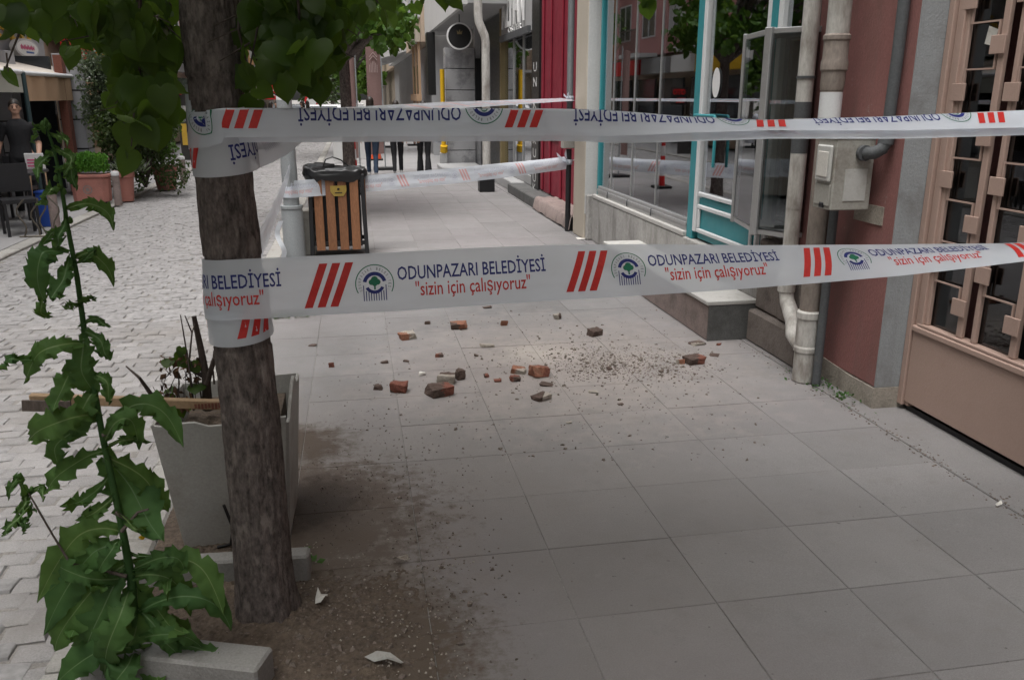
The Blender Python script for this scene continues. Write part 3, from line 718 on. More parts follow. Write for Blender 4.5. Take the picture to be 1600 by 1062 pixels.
# ================================================================== crimson shop, law-office window, arcade beyond
cs = thing('crimson_shop', (3.05, 13.5, 0), 'crimson painted shopfront panel beside a tall glass window with vertical letters', 'shop')
MB().box(3.05, 3.4, 10.56, 14.03, .18, 8).build('crimson_wall', mm['crimson'], cs)
for yy in (12.62, 13.35, 13.9): MB().box(3.02, 3.048, yy-.07, yy+.07, .2, 8).build('rib', mm['crimson'], cs, bev=.02)
MB().box(3.02, 3.048, 12.7, 13.8, 1.05, 1.09).build('band', mm['crimson'], cs)
MB().box(3.0, 3.06, 14.04, 14.62, .19, 4).build('letter_strip', mm['sign_black'], cs)
yl = 14.33
b = MB()
for ch, py in (('U', 104), ('N', 128), ('K', 163), ('I', 185), ('K', 219), ('U', 241), ('Y', 262), ('U', 280), ('K', 297)):
    P = atX(841, py, 2.995); h = .15
    text_on(b, ch, (2.995, yl+.13, P.z-h/2), (0, -1, 0), (0, 0, 1), .26 if ch != 'I' else .05, h)
b.build('vertical_lettering', mm['sign_white'], cs)
for ya, yb in ((14.64, 15.6), (15.64, 16.55), (16.6, 17.6)):
    MB().box(3.06, 3.07, ya, yb, .35, 2.75).build('pane', G_SHOP, cs)
for yy in (15.62, 16.575): MB().box(3.04, 3.08, yy-.02, yy+.02, .3, 2.75).build('mullion', mm['aluminium'], cs)
MB().box(3.03, 3.3, 14.63, 17.65, .19, .34).build('window_base', mm['slab_grey'], cs)
MB().box(3.0, 3.3, 14.63, 17.8, 2.75, 4.4).build('sign_panel', mm['slab_grey'], cs)
sgn = MB().box(2.94, 2.998, 14.7, 17.6, 2.72, 2.83).build('sign_ledge', mm['conduit'], cs)
b = MB(); text_on(b, 'AZMAN', (2.985, 17.4, 2.95), (0, -1, 0), (0, 0, 1), 2.2, .75, .03); text_on(b, 'OSTER', (2.985, 16.75, 2.84), (0, -1, 0), (0, 0, 1), 1.3, .10, .02)
b.build('raised_lettering', mm['sign_white'], cs)
MB().box(2.98, 3.3, 17.66, 17.8, 0, 4.4).build('olive_post', mm['olive_metal'], cs, bev=.01)
MB().box(4.6, 4.7, 14, 18, 0, 3).build('back_wall', mm['cream'], cs)
MB().box(3.2, 4.6, 14.04, 14.1, 0, 3).build('side_wall', mm['room'], cs)
MB().box(3.05, 4.0, 10.56, 16.6, 4.4, 10).build('upper_wall', mm['beige_wall'], cs)
st = tag(MB().grid(14, 26, lambda u, v: (2.69+.37*u, 10.65+2.4*v, .19+.025*noise.noise(Vector((u*4, v*8, 0)))-(.17*(max(0, .12-u)/.12)**2)-(.08 if v > .97 else 0))).build('stoop', mm['stoop'], smooth=50), 'rough crumbling cement stoop at the foot of the crimson wall', 'step')
gs = thing('shop_step', (2.95, 14.2, 0), 'dark grey stone step running below the glass office window', 'step')
for y0, y1 in ((13.06, 14.25), (14.26, 15.4)): MB().box(2.72, 3.05, y0, y1, 0, .17).build('slab', mm['concrete_dark'], gs, bev=.015)
MB().box(2.80, 3.05, 15.41, 17.7, 0, .18).build('slab', mm['slab_grey'], gs, bev=.015)
# dark downpipe with little meter
dp = thing('downpipe', (2.7, 10.72, 0), 'thin dark downpipe between the cream pillar and the crimson wall', 'downpipe')
MB().lathe([(.036, 0), (.036, 1.05)], (2.69, 10.72), 12).build('pipe', mm['black_metal'], dp, smooth=40)
MB().lathe([(.040, 1.33), (.040, 1.62), (.05, 1.63), (.05, 1.68), (.042, 1.69), (.042, 6)], (2.69, 10.72), 12).build('upper_pipe', mm['conduit'], dp, smooth=40)
MB().box(2.60, 2.76, 10.66, 10.80, 1.06, 1.32).build('meter', mm['box_grey'], dp, bev=.008)
# white pipe on black block
wp = thing('downpipe', (2.36, 15.6, 0), 'white painted downpipe standing in a black footing in the arcade', 'downpipe')
MB().box(2.22, 2.50, 15.5, 15.75, 0, .27).build('footing', mm['near_black'], wp, bev=.01)
MB().tube([(2.37, 15.62, .27), (2.37, 15.62, 2.62), (2.35, 15.62, 2.72), (2.25, 15.62, 2.95), (2.24, 15.62, 3.1), (2.24, 15.62, 5)], .075, 12).build('pipe', mm['pvc'], wp, smooth=50)
# marble arcade building
ma = thing('marble_building', (2.6, 22, 0), 'building with grey marble clad end wall below a broad white balcony slab', 'building')
zc = [0, .42, 1.02, 1.83, 2.32, 2.80]
for z0, z1 in zip(zc[:-1], zc[1:]): MB().box(2.21, 2.92, 21.0, 21.4, z0+.012, z1-.006).build('marble_slab', mm['marble'], ma, bev=.006)
MB().box(2.23, 2.90, 21.03, 21.4, 0, 2.8).build('core', mm['near_black'], ma)
MB().box(2.925, 3.1, 20.9, 21.2, .9, 2.55).build('dark_opening', mm['near_black'], ma)
MB().box(3.06, 3.3, 17.82, 24, 0, 3.3).build('side_wall', mm['sign_black'], ma)  # black wall colour stands in for the shade of the deep recess
MB().box(2.93, 3.06, 21.05, 21.4, 0, 3.3).build('pier', mm['marble'], ma)
MB().box(2.2, 3.3, 16.7, 25.5, 3.36, 3.5).build('balcony_slab', mm['slab_grey'], ma)
MB().box(2.12, 2.2, 16.7, 25.5, 3.34, 4.6).build('balcony_front', mm['slab_white'], ma)
MB().box(2.3, 3.3, 25.6, 25.7, 0, 3.4).build('cross_wall', mm['slab_grey'], ma)
MB().box(2.6, 3.6, 18.0, 25.5, 4.61, 10).build('upper_wall', mm['beige_wall'], ma)
MB().box(2.0, 2.21, 23.4, 23.9, 1.72, 3.3).build('dark_sign_panel', mm['sign_black'], ma, bev=.01)
stp = tag(MB().box(1.95, 2.9, 19.4, 20.9, 0.003, .13).build('entrance_step', mm['slab_grey'], bev=.02), 'grey entrance step before the marble wall', 'step')
yp = thing('gas_pipe', (2.1, 20.85, 0), 'yellow gas pipe beside the marble wall', 'pipe')
MB().tube([(2.12, 20.85, .55), (2.12, 20.85, 2.3)], .055, 12).build('pipe', mm['yellow'], yp, smooth=40)
MB().tube([(2.12, 20.85, .40), (2.12, 20.80, .55)], .09, 12).build('valve', mm['yellow'], yp, smooth=40)
MB().box(2.02, 2.2, 20.78, 20.95, 0, .38).build('pedestal', mm['slab_grey'], yp, bev=.01)
rs = thing('round_sign', (2.32, 19.0, 2.9), 'round black hanging sign with a white rim and a small gold crown', 'sign')
b = MB(); n = 32
for k in range(n):
    a0, a1 = 2*PI*k/n, 2*PI*(k+1)/n
    f = lambda r, a, yy: (2.32+r*math.cos(a), yy, 2.92+r*math.sin(a))
    b.add([f(.245, a0, 18.97), f(.245, a1, 18.97), f(.275, a1, 18.97), f(.275, a0, 18.97), f(.245, a0, 19.05), f(.245, a1, 19.05), f(.275, a1, 19.05), f(.275, a0, 19.05)],
          [(0, 1, 2, 3), (7, 6, 5, 4), (3, 2, 6, 7), (1, 0, 4, 5)])
b.build('rim', mm['sign_white'], rs)
b = MB(); b.prism([(.246*math.cos(2*PI*k/32), .246*math.sin(2*PI*k/32)) for k in range(32)], lambda u, v: (2.32+u, 18.985, 2.92+v), lambda u, v: (2.32+u, 19.04, 2.92+v)); b.build('disc', mm['sign_black'], rs)
b = MB(); b.add([(2.32+u, 18.98, 2.92+v) for u, v in ((-.05, .04), (.05, .04), (.06, .12), (.025, .08), (0, .14), (-.025, .08), (-.06, .12))], [(0, 1, 3, 5), (1, 2, 3), (3, 4, 5), (0, 5, 6)]); b.build('crown', mm['olive_metal'], rs)
MB().box(2.31, 2.33, 19.0, 19.02, 3.2, 3.36).build('hanger', mm['black_metal'], rs)
# buildings farther along the right side
def facade(name, x, y0, y1, h, wall, label, side, nwin, floors=4, z0=3.4, winh=1.4, balc=True, ground='near_black', cat='building'):
    """side=+1: stands right of the street (face towards -X); -1: left"""
    t = thing(name, (x, (y0+y1)/2, 0), label, cat)
    d = side*6
    MB().box(min(x, x+d), max(x, x+d), y0, y1, z0, h).build('wall', mm[wall], t)
    MB().box(min(x+side*.3, x+d), max(x+side*.3, x+d), y0+.05, y1-.05, 0, z0-.02).build('ground_floor', mm[ground], t)
    L = (y1-y0)/nwin
    fl = (h-z0)/floors
    for f in range(floors):
        for k in range(nwin):
            yc = y0+(k+.5)*L; zb_ = z0+f*fl+.75; ww = min(1.5, L*.6)
            xo = x-side*.03
            fr = MB()
            for (a, b_, c_, e) in ((yc-ww/2-.06, yc+ww/2+.06, zb_-.06, zb_), (yc-ww/2-.06, yc+ww/2+.06, zb_+winh, zb_+winh+.06), (yc-ww/2-.06, yc-ww/2, zb_, zb_+winh), (yc+ww/2, yc+ww/2+.06, zb_, zb_+winh), (yc-.03, yc+.03, zb_, zb_+winh)):
                fr.box(min(xo, x+side*.05), max(xo, x+side*.05), a, b_, c_, e)
            wf = fr.build('window', mm['white_paint'], t)
            MB().box(min(x-side*.008, x), max(x-side*.008, x), yc-ww/2, yc+ww/2, zb_, zb_+winh).build('pane', mm['window_dark'] if (k+f) % 3 else mm['curtain'], wf)
            if balc and (k+f) % 2 == 0:
                bo = MB(); bx = x-side*.9
                bo.box(min(bx, x), max(bx, x), yc-ww/2-.4, yc+ww/2+.4, zb_-.85, zb_-.7)
                bl = bo.build('balcony', mm['slab_white'], t)
                rl = MB(); n_ = int((ww+.8)/.14)
                for q in range(n_+1): rl.bar((bx+side*.03, yc-ww/2-.4+q*.14, zb_-.7), (bx+side*.03, yc-ww/2-.4+q*.14, zb_+.2), .02)
                rl.bar((bx+side*.03, yc-ww/2-.4, zb_+.2), (bx+side*.03, yc+ww/2+.4, zb_+.2), .05)
                rl.build('railing', mm['iron'], bl)
    return t
cb = facade('cream_building', 2.05, 25.8, 33, 12, 'beige_wall', 'cream building with a wood-framed shop window next along the right pavement', 1, 4, 3, 3.2, balc=False, ground='grey_clad')
for k, (yy) in enumerate((26.3, 27.5, 28.8)):
    MB().box(1.97, 2.04, yy, yy+.12, .6, 3.3).build('timber_post', mm['awning_tan'], cb)
MB().box(1.9, 2.04, 26.2, 29.0, 1.55, 1.75).build('timber_sill', mm['awning_tan'], cb)
MB().box(2.0, 2.03, 26.45, 28.7, 1.76, 2.6).build('shop_pane', mm['window_dark'], cb)
MB().box(1.9, 2.04, 26.2, 29.0, 3.22, 3.6).build('timber_head', mm['cream'], cb)
fb = facade('white_building', 2.1, 33.2, 50, 15, 'slab_white', 'white building with a sloping canopy farther along the right pavement', 1, 8, 4, 3.3, balc=False, ground='slab_grey')
b = MB(); b.prism([(1.0, 3.0), (2.09, 3.3), (2.09, 4.4), (1.0, 3.9)], lambda u, v: (u, 33.3, v), lambda u, v: (u, 45, v)); b.build('canopy', mm['slab_white'], fb)
facade('end_building', 2.4, 51, 80, 16, 'beige_wall', 'pale beige building at the far right end of the street', 1, 10, 4, 3.3, balc=False, ground='room')
# ================================================================== LEFT SIDE
cafe = thing('cafe_building', (-6.5, 15, 0), 'cafe building with a grey sign band and yellow raised letters behind the awnings', 'building')
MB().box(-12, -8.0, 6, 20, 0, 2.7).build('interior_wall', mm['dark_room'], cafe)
MB().box(-8.0, -6.3, 19.6, 20, 0, 2.7).build('end_wall', mm['grey_clad'], cafe)
MB().box(-12, -6.35, 6, 20, 3.55, 14).build('wall', mm['lilac_wall'], cafe)
MB().box(-6.45, -6.25, 6, 20, 2.45, 3.5).build('sign_band', mm['grey_clad'], cafe)
MB().box(-6.4, -6.0, 6, 20, 3.51, 3.6).build('cornice', mm['cream'], cafe)
b = MB()
text_on(b, 'KÖROĞLU', (-6.24, 14.6, 2.70), (0, 1, 0), (0, 0, 1), 4.6, .55, .04, .01); b.build('raised_letters', mm['gold_letter'], cafe)
for k in range(5):
    for f in range(3):
        yc = 7.5+k*2.6; zb_ = 4.5+f*3
        wf = MB().box(-6.36, -6.28, yc-.7, yc+.7, zb_, zb_+1.5).build('window', mm['white_paint'], cafe)
        for s in (-1, 1): MB().box(-6.275, -6.27, yc+s*.34-.3, yc+s*.34+.3, zb_+.08, zb_+1.42).build('pane', mm['window_dark'], wf)
    bl = MB().box(-6.34, -5.5, 6.6+k*2.6, 8.6+k*2.6, 3.62, 4.55).build('balcony', mm['beige_wall' if k % 2 else 'pink_wall'], cafe, bev=.02)
for px, Y, wd in ((22, 16.3, .26), (122, 17.4, .42)):
    P = atY(px, 250, Y); c_ = MB(); x = P.x
    cl = MB().box(x-wd/2, x+wd/2, Y, Y+.4, 0, 2.44).build('column', mm['grey_clad'], cafe, bev=.01)
    for z in (.75, 1.28, 1.8): MB().box(x-wd/2-.006, x+wd/2+.006, Y-.006, Y+.406, z-.012, z+.012).build('joint_strip', mm['near_black'], cl)
P = atY(104, 200, 17.0); MB().box(P.x-.07, P.x+.07, 17, 17.2, 0, 2.4).build('red_jamb', mm['brick_red'], cafe)
P = atY(70, 200, 17.5); MB().box(P.x-.8, P.x+.2, 17.6, 17.7, 0, 2.4).build('shop_window', mm['window_dark'], cafe)
P = atY(140, 250, 18.5); MB().box(P.x-.35, P.x+.5, 18.6, 18.7, .7, 1.35).build('orange_counter', mm['awning_tan'], cafe)
ov = thing('oval_sign', (-6.0, 15.6, 2.6), 'white oval sign with a pale blue border and pink script beside the yellow letters', 'sign')
P = atX(43, 76, -6.0); 
def oval(b, rx, rz, x, k=28): b.add([(x, P.y+rx*math.cos(2*PI*i/k), P.z+rz*math.sin(2*PI*i/k)) for i in range(k)], [tuple(range(k))])
b = MB(); b.prism([(.62*math.cos(2*PI*i/28), .175*math.sin(2*PI*i/28)) for i in range(28)], lambda u, v: (-6.0, P.y+u, P.z+v), lambda u, v: (-6.1, P.y+u, P.z+v)); b.build('border', mm['curtain'], ov)
b = MB(); oval(b, .55, .14, -5.996); b.build('face', mm['sign_white'], ov)
b = MB()
for i in range(16): 
    u = -.36+i*.045; b.box(-5.993, -5.99, P.y+u, P.y+u+.03, P.z-.02-.01*math.sin(i*2.1), P.z+.045+.02*math.sin(i*1.7))
b.build('script', mm['sign_pink'], ov)
b = MB(); b.box(-5.993, -5.99, P.y-.1, P.y+.3, P.z-.085, P.z-.055); b.build('blue_line', mm['sign_blue'], ov)
MB().box(-6.25, -6.1, P.y-.02, P.y+.02, P.z-.02, P.z+.02).build('bracket', mm['iron'], ov)
def awning(y0, y1, xo, zf, zbk, mf, mv, drop, label):
    t = thing('awning', (-6, (y0+y1)/2, zf), label, 'awning')
    b = MB(); b.prism([(xo, zf), (-8.0, zbk), (-8.0, zbk+.04), (xo, zf+.05)], lambda u, v: (u, y0, v), lambda u, v: (u, y1, v)); b.build('fabric', mm[mf], t)
    b = MB(); n = 26
    b.grid(2, n, lambda u, v: (xo-.01+.02*math.sin(v*40), y0+(y1-y0)*v, zf+.02-drop*u)); b.build('valance', mm[mv], t, smooth=60)
    MB().tube([(xo, y0, zf+.025), (xo, y1, zf+.025)], .035, 8).build('front_bar', mm['white_paint'], t, smooth=50)
    return t
awning(8.5, 14.8, -5.02, 2.03, 2.62, 'awning_cream', 'awning_grey', .30, 'cream cafe awning with a grey valance at the left edge')
awning(15.0, 19.3, -5.05, 2.02, 2.72, 'awning_cream', 'awning_tan', .42, 'cream awning with a brown valance next beyond the grey one')
po = tag(MB().tube([(-5.0, 14.85, -.07), (-5.0, 14.85, 2.05)], .035, 10).build('awning_post', mm['dark_teal_metal'], smooth=50), 'dark post between the two cafe awnings', 'post')
pk = facade('pink_building', -6.4, 21, 40, 15, 'pink_wall', 'pink house with white framed windows and a planted balcony up the street', -1, 6, 4, 3.3, ground='beige_wall')
MB().box(-6.38, -5.95, 24, 29, 2.5, 3.25).build('yellow_sign', mm['yellow'], pk)
for k, (ya, yb, c) in enumerate(((21.5, 23.6, 'sign_red'), (29.6, 32, 'sign_white'), (32.5, 35.5, 'slab_grey'), (36, 39.5, 'sign_red'))):
    MB().box(-6.38, -6.2, ya, yb, 2.55, 3.15).build('shop_sign', mm[c], pk, bev=.01)
for k in range(6): MB().box(-6.38, -6.3, 21.6+k*3.1, 23.9+k*3.1, .5, 2.35).build('shop_window', mm['window_dark'], pk)
og = facade('orange_building', -6.2, 41, 60, 17, 'orange_wall', 'orange apartment house far up the left side of the street', -1, 7, 5, 3.3, ground='cream')
facade('beige_building', -6.0, 61, 85, 15, 'beige_wall', 'beige house at the far left end of the street', -1, 8, 4, 3.3, balc=False, ground='room')
facade('near_left_building', -7.2, -14, 5.8, 13, 'beige_wall', 'tan apartment house opposite the gate, seen only in the shop glass', -1, 7, 4, 3.3, ground='cream')
# buildings closing the street behind the photographer are left out; the street's own end:
eb = facade('street_end_building', 0, 0, 1, 2, 'slab_white', 'x', 1, 1) if False else None
# ================================================================== FOLIAGE
LV = np.array([(0, 0, 0), (0, .45, .03), (0, 1.04, -.10), (-.24, -.13, -.03), (-.50, .14, -.10), (-.47, .52, -.12), (-.22, .83, -.10),
               (.24, -.13, -.03), (.50, .14, -.10), (.47, .52, -.12), (.22, .83, -.10)])
LF = [(0, 1, 4, 3), (1, 5, 4), (1, 2, 6, 5), (0, 7, 8, 1), (1, 8, 9), (1, 9, 10, 2)]
SV = np.array([(0, 0, 0), (-.3, .5, -.06), (0, .5, .03), (.3, .5, -.06), (0, 1, -.06)]); SF = [(0, 2, 1), (0, 3, 2), (1, 2, 4), (2, 3, 4)]
HO = [(0, 0), (-.10, -.11), (-.26, -.14), (-.42, -.05), (-.51, .12), (-.52, .30), (-.46, .50), (-.35, .68), (-.20, .85), (-.07, .97), (0, 1.10)]
def heart_leaf(k):
    rr = random.Random(k); V = []; F = []; n = len(HO)
    fold = rr.uniform(.10, .30); droop = rr.uniform(.05, .28); w_ = rr.uniform(.90, 1.06)
    zf = lambda x, y: -fold*abs(x)-droop*max(0, y-.2)**2+.03*math.sin(y*7+x*5+k)
    ym = [0, .02, .06, .12, .22, .34, .5, .67, .82, .95, 1.1]
    for s in (-1, 1):
        for i, (x, y) in enumerate(HO):
            jx = x*(1+.05*rr.uniform(-1, 1)); V.append((s*jx*w_, y, zf(jx, y)))
    for i in range(n): V.append((0, ym[i], zf(0, ym[i])+.02))
    for i in range(n-1): F.append((2*n+i, 2*n+i+1, i+1, i)); F.append((2*n+i, n+i, n+i+1, 2*n+i+1))
    return np.array(V), F
def leaf_frame(tip, nrm):
    t = Vector(tip).normalized(); n = Vector(nrm); n = n-t*n.dot(t)
    if n.length < 1e-3: n = t.orthogonal()
    n.normalize(); x = t.cross(n); return np.array([x, t, n])
def leaves_mesh(items, V=LV, F=LF):
    """items: (pos, tip dir, normal, size)"""
    vs = []; fs = []
    for i, (p, t, n, s) in enumerate(items):
        vs.append(V*s @ leaf_frame(t, n) + np.array(p)); b = i*len(V); fs += [tuple(b+k for k in q) for q in F]
    return np.concatenate(vs), fs
def rdir(zb=0.):
    v = Vector((random.gauss(0, 1), random.gauss(0, 1), random.gauss(0, 1)+zb)); return v.normalized()
def clump(c, r, n, smin, smax, hang=-1.2, nz=.5):
    out = []
    for _ in range(n):
        d = rdir()*(random.random()**.45); p = (c[0]+d.x*r[0], c[1]+d.y*r[1], c[2]+d.z*r[2])
        out.append((p, rdir(hang), rdir(nz), random.uniform(smin, smax)))
    return out
def inframe(p):
    v = Vector(p)-CAM; d = v.dot(_F)
    if d < .1: return None
    px = 800+FPX*v.dot(_R)/d; py = 531-FPX*v.dot(_U)/d
    return (px, py, d) if -30 < px < 1630 and -30 < py < 1090 else None
def crown(parent, items, mat, V=LV, F=LF, name='crown'):
    vs, fs = leaves_mesh(items, V, F); b = MB(); b.v = vs.tolist(); b.f = fs; b.mi = [0]*len(fs)
    o = b.build(name, mat, parent, recalc=False); return tag(o, kind='stuff')

# --- the taped linden in the foreground
TX, TY = -.375, 2.63
lt = thing('linden_tree', (TX, TY, 0), 'dark trunked linden at the front wrapped with barrier tape, its leaves hanging over the street', 'tree')
def trunk_r(z): return .0955-.012*min(1, z/1.2)-.0085*max(0, z-1.2)+.022*math.exp(-max(0, z)/.07)
def trunk_fn(u, v):
    z = -.03+2.75*v; a = 2*PI*u
    n = noise.noise(Vector((math.cos(a)*3, math.sin(a)*3, z*2.2)))*.005+.010*math.exp(-max(0, z)/.08)*math.sin(a*5+1)-.0025*max(0, noise.noise(Vector((math.cos(a)*9, math.sin(a)*9, z*1.6)))-.1)*3+noise.noise(Vector((math.cos(a)*11, math.sin(a)*11, z*5)))*.0035+noise.noise(Vector((math.cos(a)*26, math.sin(a)*26, z*14)))*.003
    r = trunk_r(z)+n-.004*(abs(z-1.62) < .13)-.004*(abs(z-1.1) < .14)
    return (TX+.006*math.sin(z*3)+r*math.cos(a), TY+r*math.sin(a), z)
MB().grid(110, 420, trunk_fn).build('trunk', mm['bark'], lt, smooth=80, recalc=False)
b = MB(); limbs = []
for a, el, L, z0 in ((.3, .9, 2.0, 2.55), (1.7, .8, 2.1, 2.6), (2.9, .75, 2.2, 2.5), (4.2, .9, 2.0, 2.62), (5.3, .7, 2.2, 2.58), (1.0, 1.3, 2.6, 2.65)):
    P = [Vector((TX, TY, z0-.15))]; d = Vector((math.cos(a)*math.cos(el), math.sin(a)*math.cos(el), math.sin(el)))
    for k in range(7): P.append(P[-1]+d*L/7+Vector((random.gauss(0, .04), random.gauss(0, .04), -.02*k)))
    b.tube(P, [.05*(1-.12*k) for k in range(8)], 8); limbs.append(P)
b.build('limbs', mm['bark'], lt, smooth=60)
spec = [  # px, py, depth Y, radius px (x, y), leaves
    (30, -8, 2.6, 60, 36, 28), (110, 0, 2.7, 60, 46, 44), (195, 10, 2.5, 60, 60, 74), (218, 80, 2.6, 46, 60, 66), (165, 40, 2.9, 45, 42, 36), (222, 155, 2.45, 38, 48, 46), (196, 130, 2.8, 24, 38, 18),
    (205, 212, 2.5, 16, 28, 8), (255, 120, 2.8, 22, 50, 18), (262, 176, 2.7, 14, 20, 5), (8, 100, 2.7, 10, 14, 2), (60, 16, 2.9, 44, 24, 14), (112, 80, 2.9, 16, 12, 4), (270, 20, 2.9, 26, 40, 16),
    (398, 15, 2.7, 26, 36, 16), (450, 15, 2.6, 55, 42, 66), (462, 78, 2.5, 42, 42, 50), (440, 58, 2.9, 38, 38, 36), (505, 25, 2.7, 40, 48, 42), (484, 116, 2.7, 20, 26, 13), (390, 95, 2.5, 12, 22, 5),
    (398, 146, 2.6, 12, 14, 4), (385, 50, 2.8, 14, 30, 7), (540, 15, 3.0, 36, 34, 22), (600, 0, 3.4, 60, 26, 20), (515, 92, 2.7, 12, 28, 6)]
fg = []
for px, py, Y, rx, ry, n in spec:
    for _ in range(int(n*.86)):
        while True:
            ax, ay = random.uniform(-1, 1), random.uniform(-1, 1)
            if ax*ax+ay*ay < 1: break
        p = atY(px+ax*rx, py+ay*ry, Y+random.uniform(-.28, .28))
        fg.append((tuple(p), rdir(-1.7), Vector((random.gauss(0, .6), -1+random.gauss(0, .6), random.gauss(.35, .5))).normalized(), random.uniform(.040, .080)))
for px, py, Y in ((1012, 2, 3.4), (1018, -16, 3.4), (1004, -20, 3.5), (702, -12, 3.2), (690, -18, 3.2), (712, -24, 3.2)):
    fg.append((tuple(atY(px, py, Y)), rdir(-2.5), Vector((random.gauss(0, .4), -1, .3)), .075))
vis_l = sorted([q for q in fg if inframe(q[0])], key=lambda q: inframe(q[0])[2]/q[3])[:298]
ids = set(id(q) for q in vis_l)
lm = []
for k in range(9):
    V, F_ = heart_leaf(k)
    me = bpy.data.meshes.new('leaf'); me.from_pydata(V.tolist(), [], F_); me.materials.append(L_LINDEN); me.polygons.foreach_set('use_smooth', [True]*len(F_)); lm.append(me)
for q in vis_l:
    o = link_mesh('leaf', lm[random.randrange(9)], None, lt); fr = leaf_frame(q[1], q[2])
    o.matrix_local = Matrix.Translation(Vector(q[0])-ORG[lt.name]) @ Matrix(fr.T.tolist()).to_4x4() @ Matrix.Scale(q[3], 4)
rest = [q for q in fg if id(q) not in ids]
for P in limbs:
    for p in P[2:]: rest += clump(p, (.75, .75, .5), 55, .06, .10)
rest += clump((-.4, 2.2, 4.3), (2.0, 2.0, 1.2), 900, .06, .10); rest += clump((.5, 1.2, 3.4), (2.0, 1.8, .7), 800, .06, .10); rest += clump((-1.3, 2.2, 3.1), (1.2, 1.2, .5), 420, .06, .10)
rest += clump((.5, 4.9, 4.3), (2.3, 1.7, .9), 1700, .07, .11)  # extra foliage out of view, added to shade the slabs farther ahead
rest += clump((.3, .3, 3.7), (2.6, 3.2, .9), 3600, .07, .11); rest += clump((-.2, -2.5, 4.2), (2.8, 2.4, 1.2), 2400, .07, .11)  # dense unseen foliage overhead and behind the camera, added to darken the foreground
fgid = set(id(q) for q in fg)
rest = [q for q in rest if id(q) in fgid or not (inframe(q[0]) and inframe(q[0])[1] > -8)]
crown(lt, rest, L_LINDEN)
b = MB()    # hanging twigs the leaves grow from
for px, py, Y, rx, ry, n in spec:
    top = atY(px+random.uniform(-20, 20), -60, Y); end = atY(px, py+ry*.6, Y); mid = (top+end)/2+Vector((random.gauss(0, .04), random.gauss(0, .04), 0))
    b.tube([top, mid, end], [.006, .004, .002], 5)
    for _ in range(3):
        m2 = top.lerp(end, random.uniform(.3, .9)); b.tube([m2, m2+Vector((random.gauss(0, .08), random.gauss(0, .08), -.05))], [.003, .0015], 4)
tag(b.build('twigs', mm['twig'], lt, recalc=False), kind='stuff')

def tree(name, label, x, y, h, rt, clumps, n, ls, mat, lean=0., fork=2.2, group=None, pale=False):
    t = thing(name, (x, y, -.05), label, 'tree', group)
    b = MB(); P = [Vector((x+lean*k/6, y, -.1+fork*k/6)) for k in range(7)]
    b.tube(P, [rt*(1.25 if k == 0 else 1-.05*k) for k in range(7)], 14)
    for c in clumps:
        q = Vector(c[:3]); b.tube([P[-1]-Vector((0, 0, .1)), P[-1].lerp(q, .5)+Vector((random.gauss(0, .1), random.gauss(0, .1), .1)), q], [rt*.5, rt*.3, rt*.1], 6)
    b.build('trunk', mm['bark_pale' if pale else 'bark'], t, smooth=60)
    it = []; tot = sum(c[3]**2 for c in clumps)
    for c in clumps: it += clump(c[:3], (c[3], c[3], c[3]*.75), max(6, int(n*c[3]**2/tot)), ls*.7, ls*1.25)
    crown(t, it, mat, LV if ls > .08 else SV, LF if ls > .08 else SF); return t
rc = lambda cx, cy, cz, sx, sy, sz, n, r0, r1: [(cx+random.uniform(-sx, sx), cy+random.uniform(-sy, sy), cz+random.uniform(-sz, sz), random.uniform(r0, r1)) for _ in range(n)]
tree('street_tree', 'second street tree growing behind the litter bin with fresh green leaves', -.09, 13.2, 6, .105,
     rc(-.5, 13, 3.9, 1.1, 1.4, .8, 14, .5, .8)+[(-.5, 12.6, 2.75, .45), (.35, 12.4, 2.7, .45), (.62, 13, 2.6, .38), (.65, 12.6, 2.72, .35), (.5, 12.2, 2.5, .3), (-.2, 12.3, 2.6, .4), (-1.0, 12.8, 2.8, .5), (-1.4, 13, 3.0, .5), (.1, 13.6, 2.85, .5)], 5200, .10, L_FAR, fork=2.4)
for x, y, lab in ((-.2, 27, 'street tree farther along the right pavement behind the brown banner'), (-.1, 37, 'street tree far along the right pavement'),):
    tree('street_tree', lab, x, y, 7, .13, rc(x, y, 4.6, 1.6, 1.6, 1.4, 14, .7, 1.1), 2400, .16, L_FAR, fork=2.6)
for k, (x, y, z, s, lab) in enumerate(((-3.2, 66, 6, 3.2, 'broad green tree at the far end of the street, left of the pole'), (.2, 62, 5, 2.6, 'bright green tree at the far end of the street behind the banner'), (-1.6, 74, 7, 3.5, 'tall green tree closing the end of the street'), (2.0, 72, 6, 3, 'green tree at the far end of the street beside the white building'))):
    tree('far_tree', lab, x, y, 9, .2, rc(x, y, z, s*.6, s*.5, s*.9, 14, 1.0, 1.8), 2200, .3, L_FAR, fork=2.5)
t = thing('conifer_tree', (-1.75, 52, -.1), 'dark pointed conifer at the far end of the street', 'tree')
MB().tube([(-1.75, 52, -.1), (-1.75, 52, 4.5)], [.15, .03], 8).build('trunk', mm['bark'], t)
it = []
for k in range(1500):
    v = random.random()**.8; r = 1.5*(1-v)*random.uniform(.3, 1); a = random.uniform(0, 2*PI)
    it.append(((-1.75+r*math.cos(a), 52+r*math.sin(a), .6+4.4*v), (math.cos(a), math.sin(a), -.4), rdir(1), random.uniform(.15, .3)))
crown(t, it, L_DARK, SV, SF)
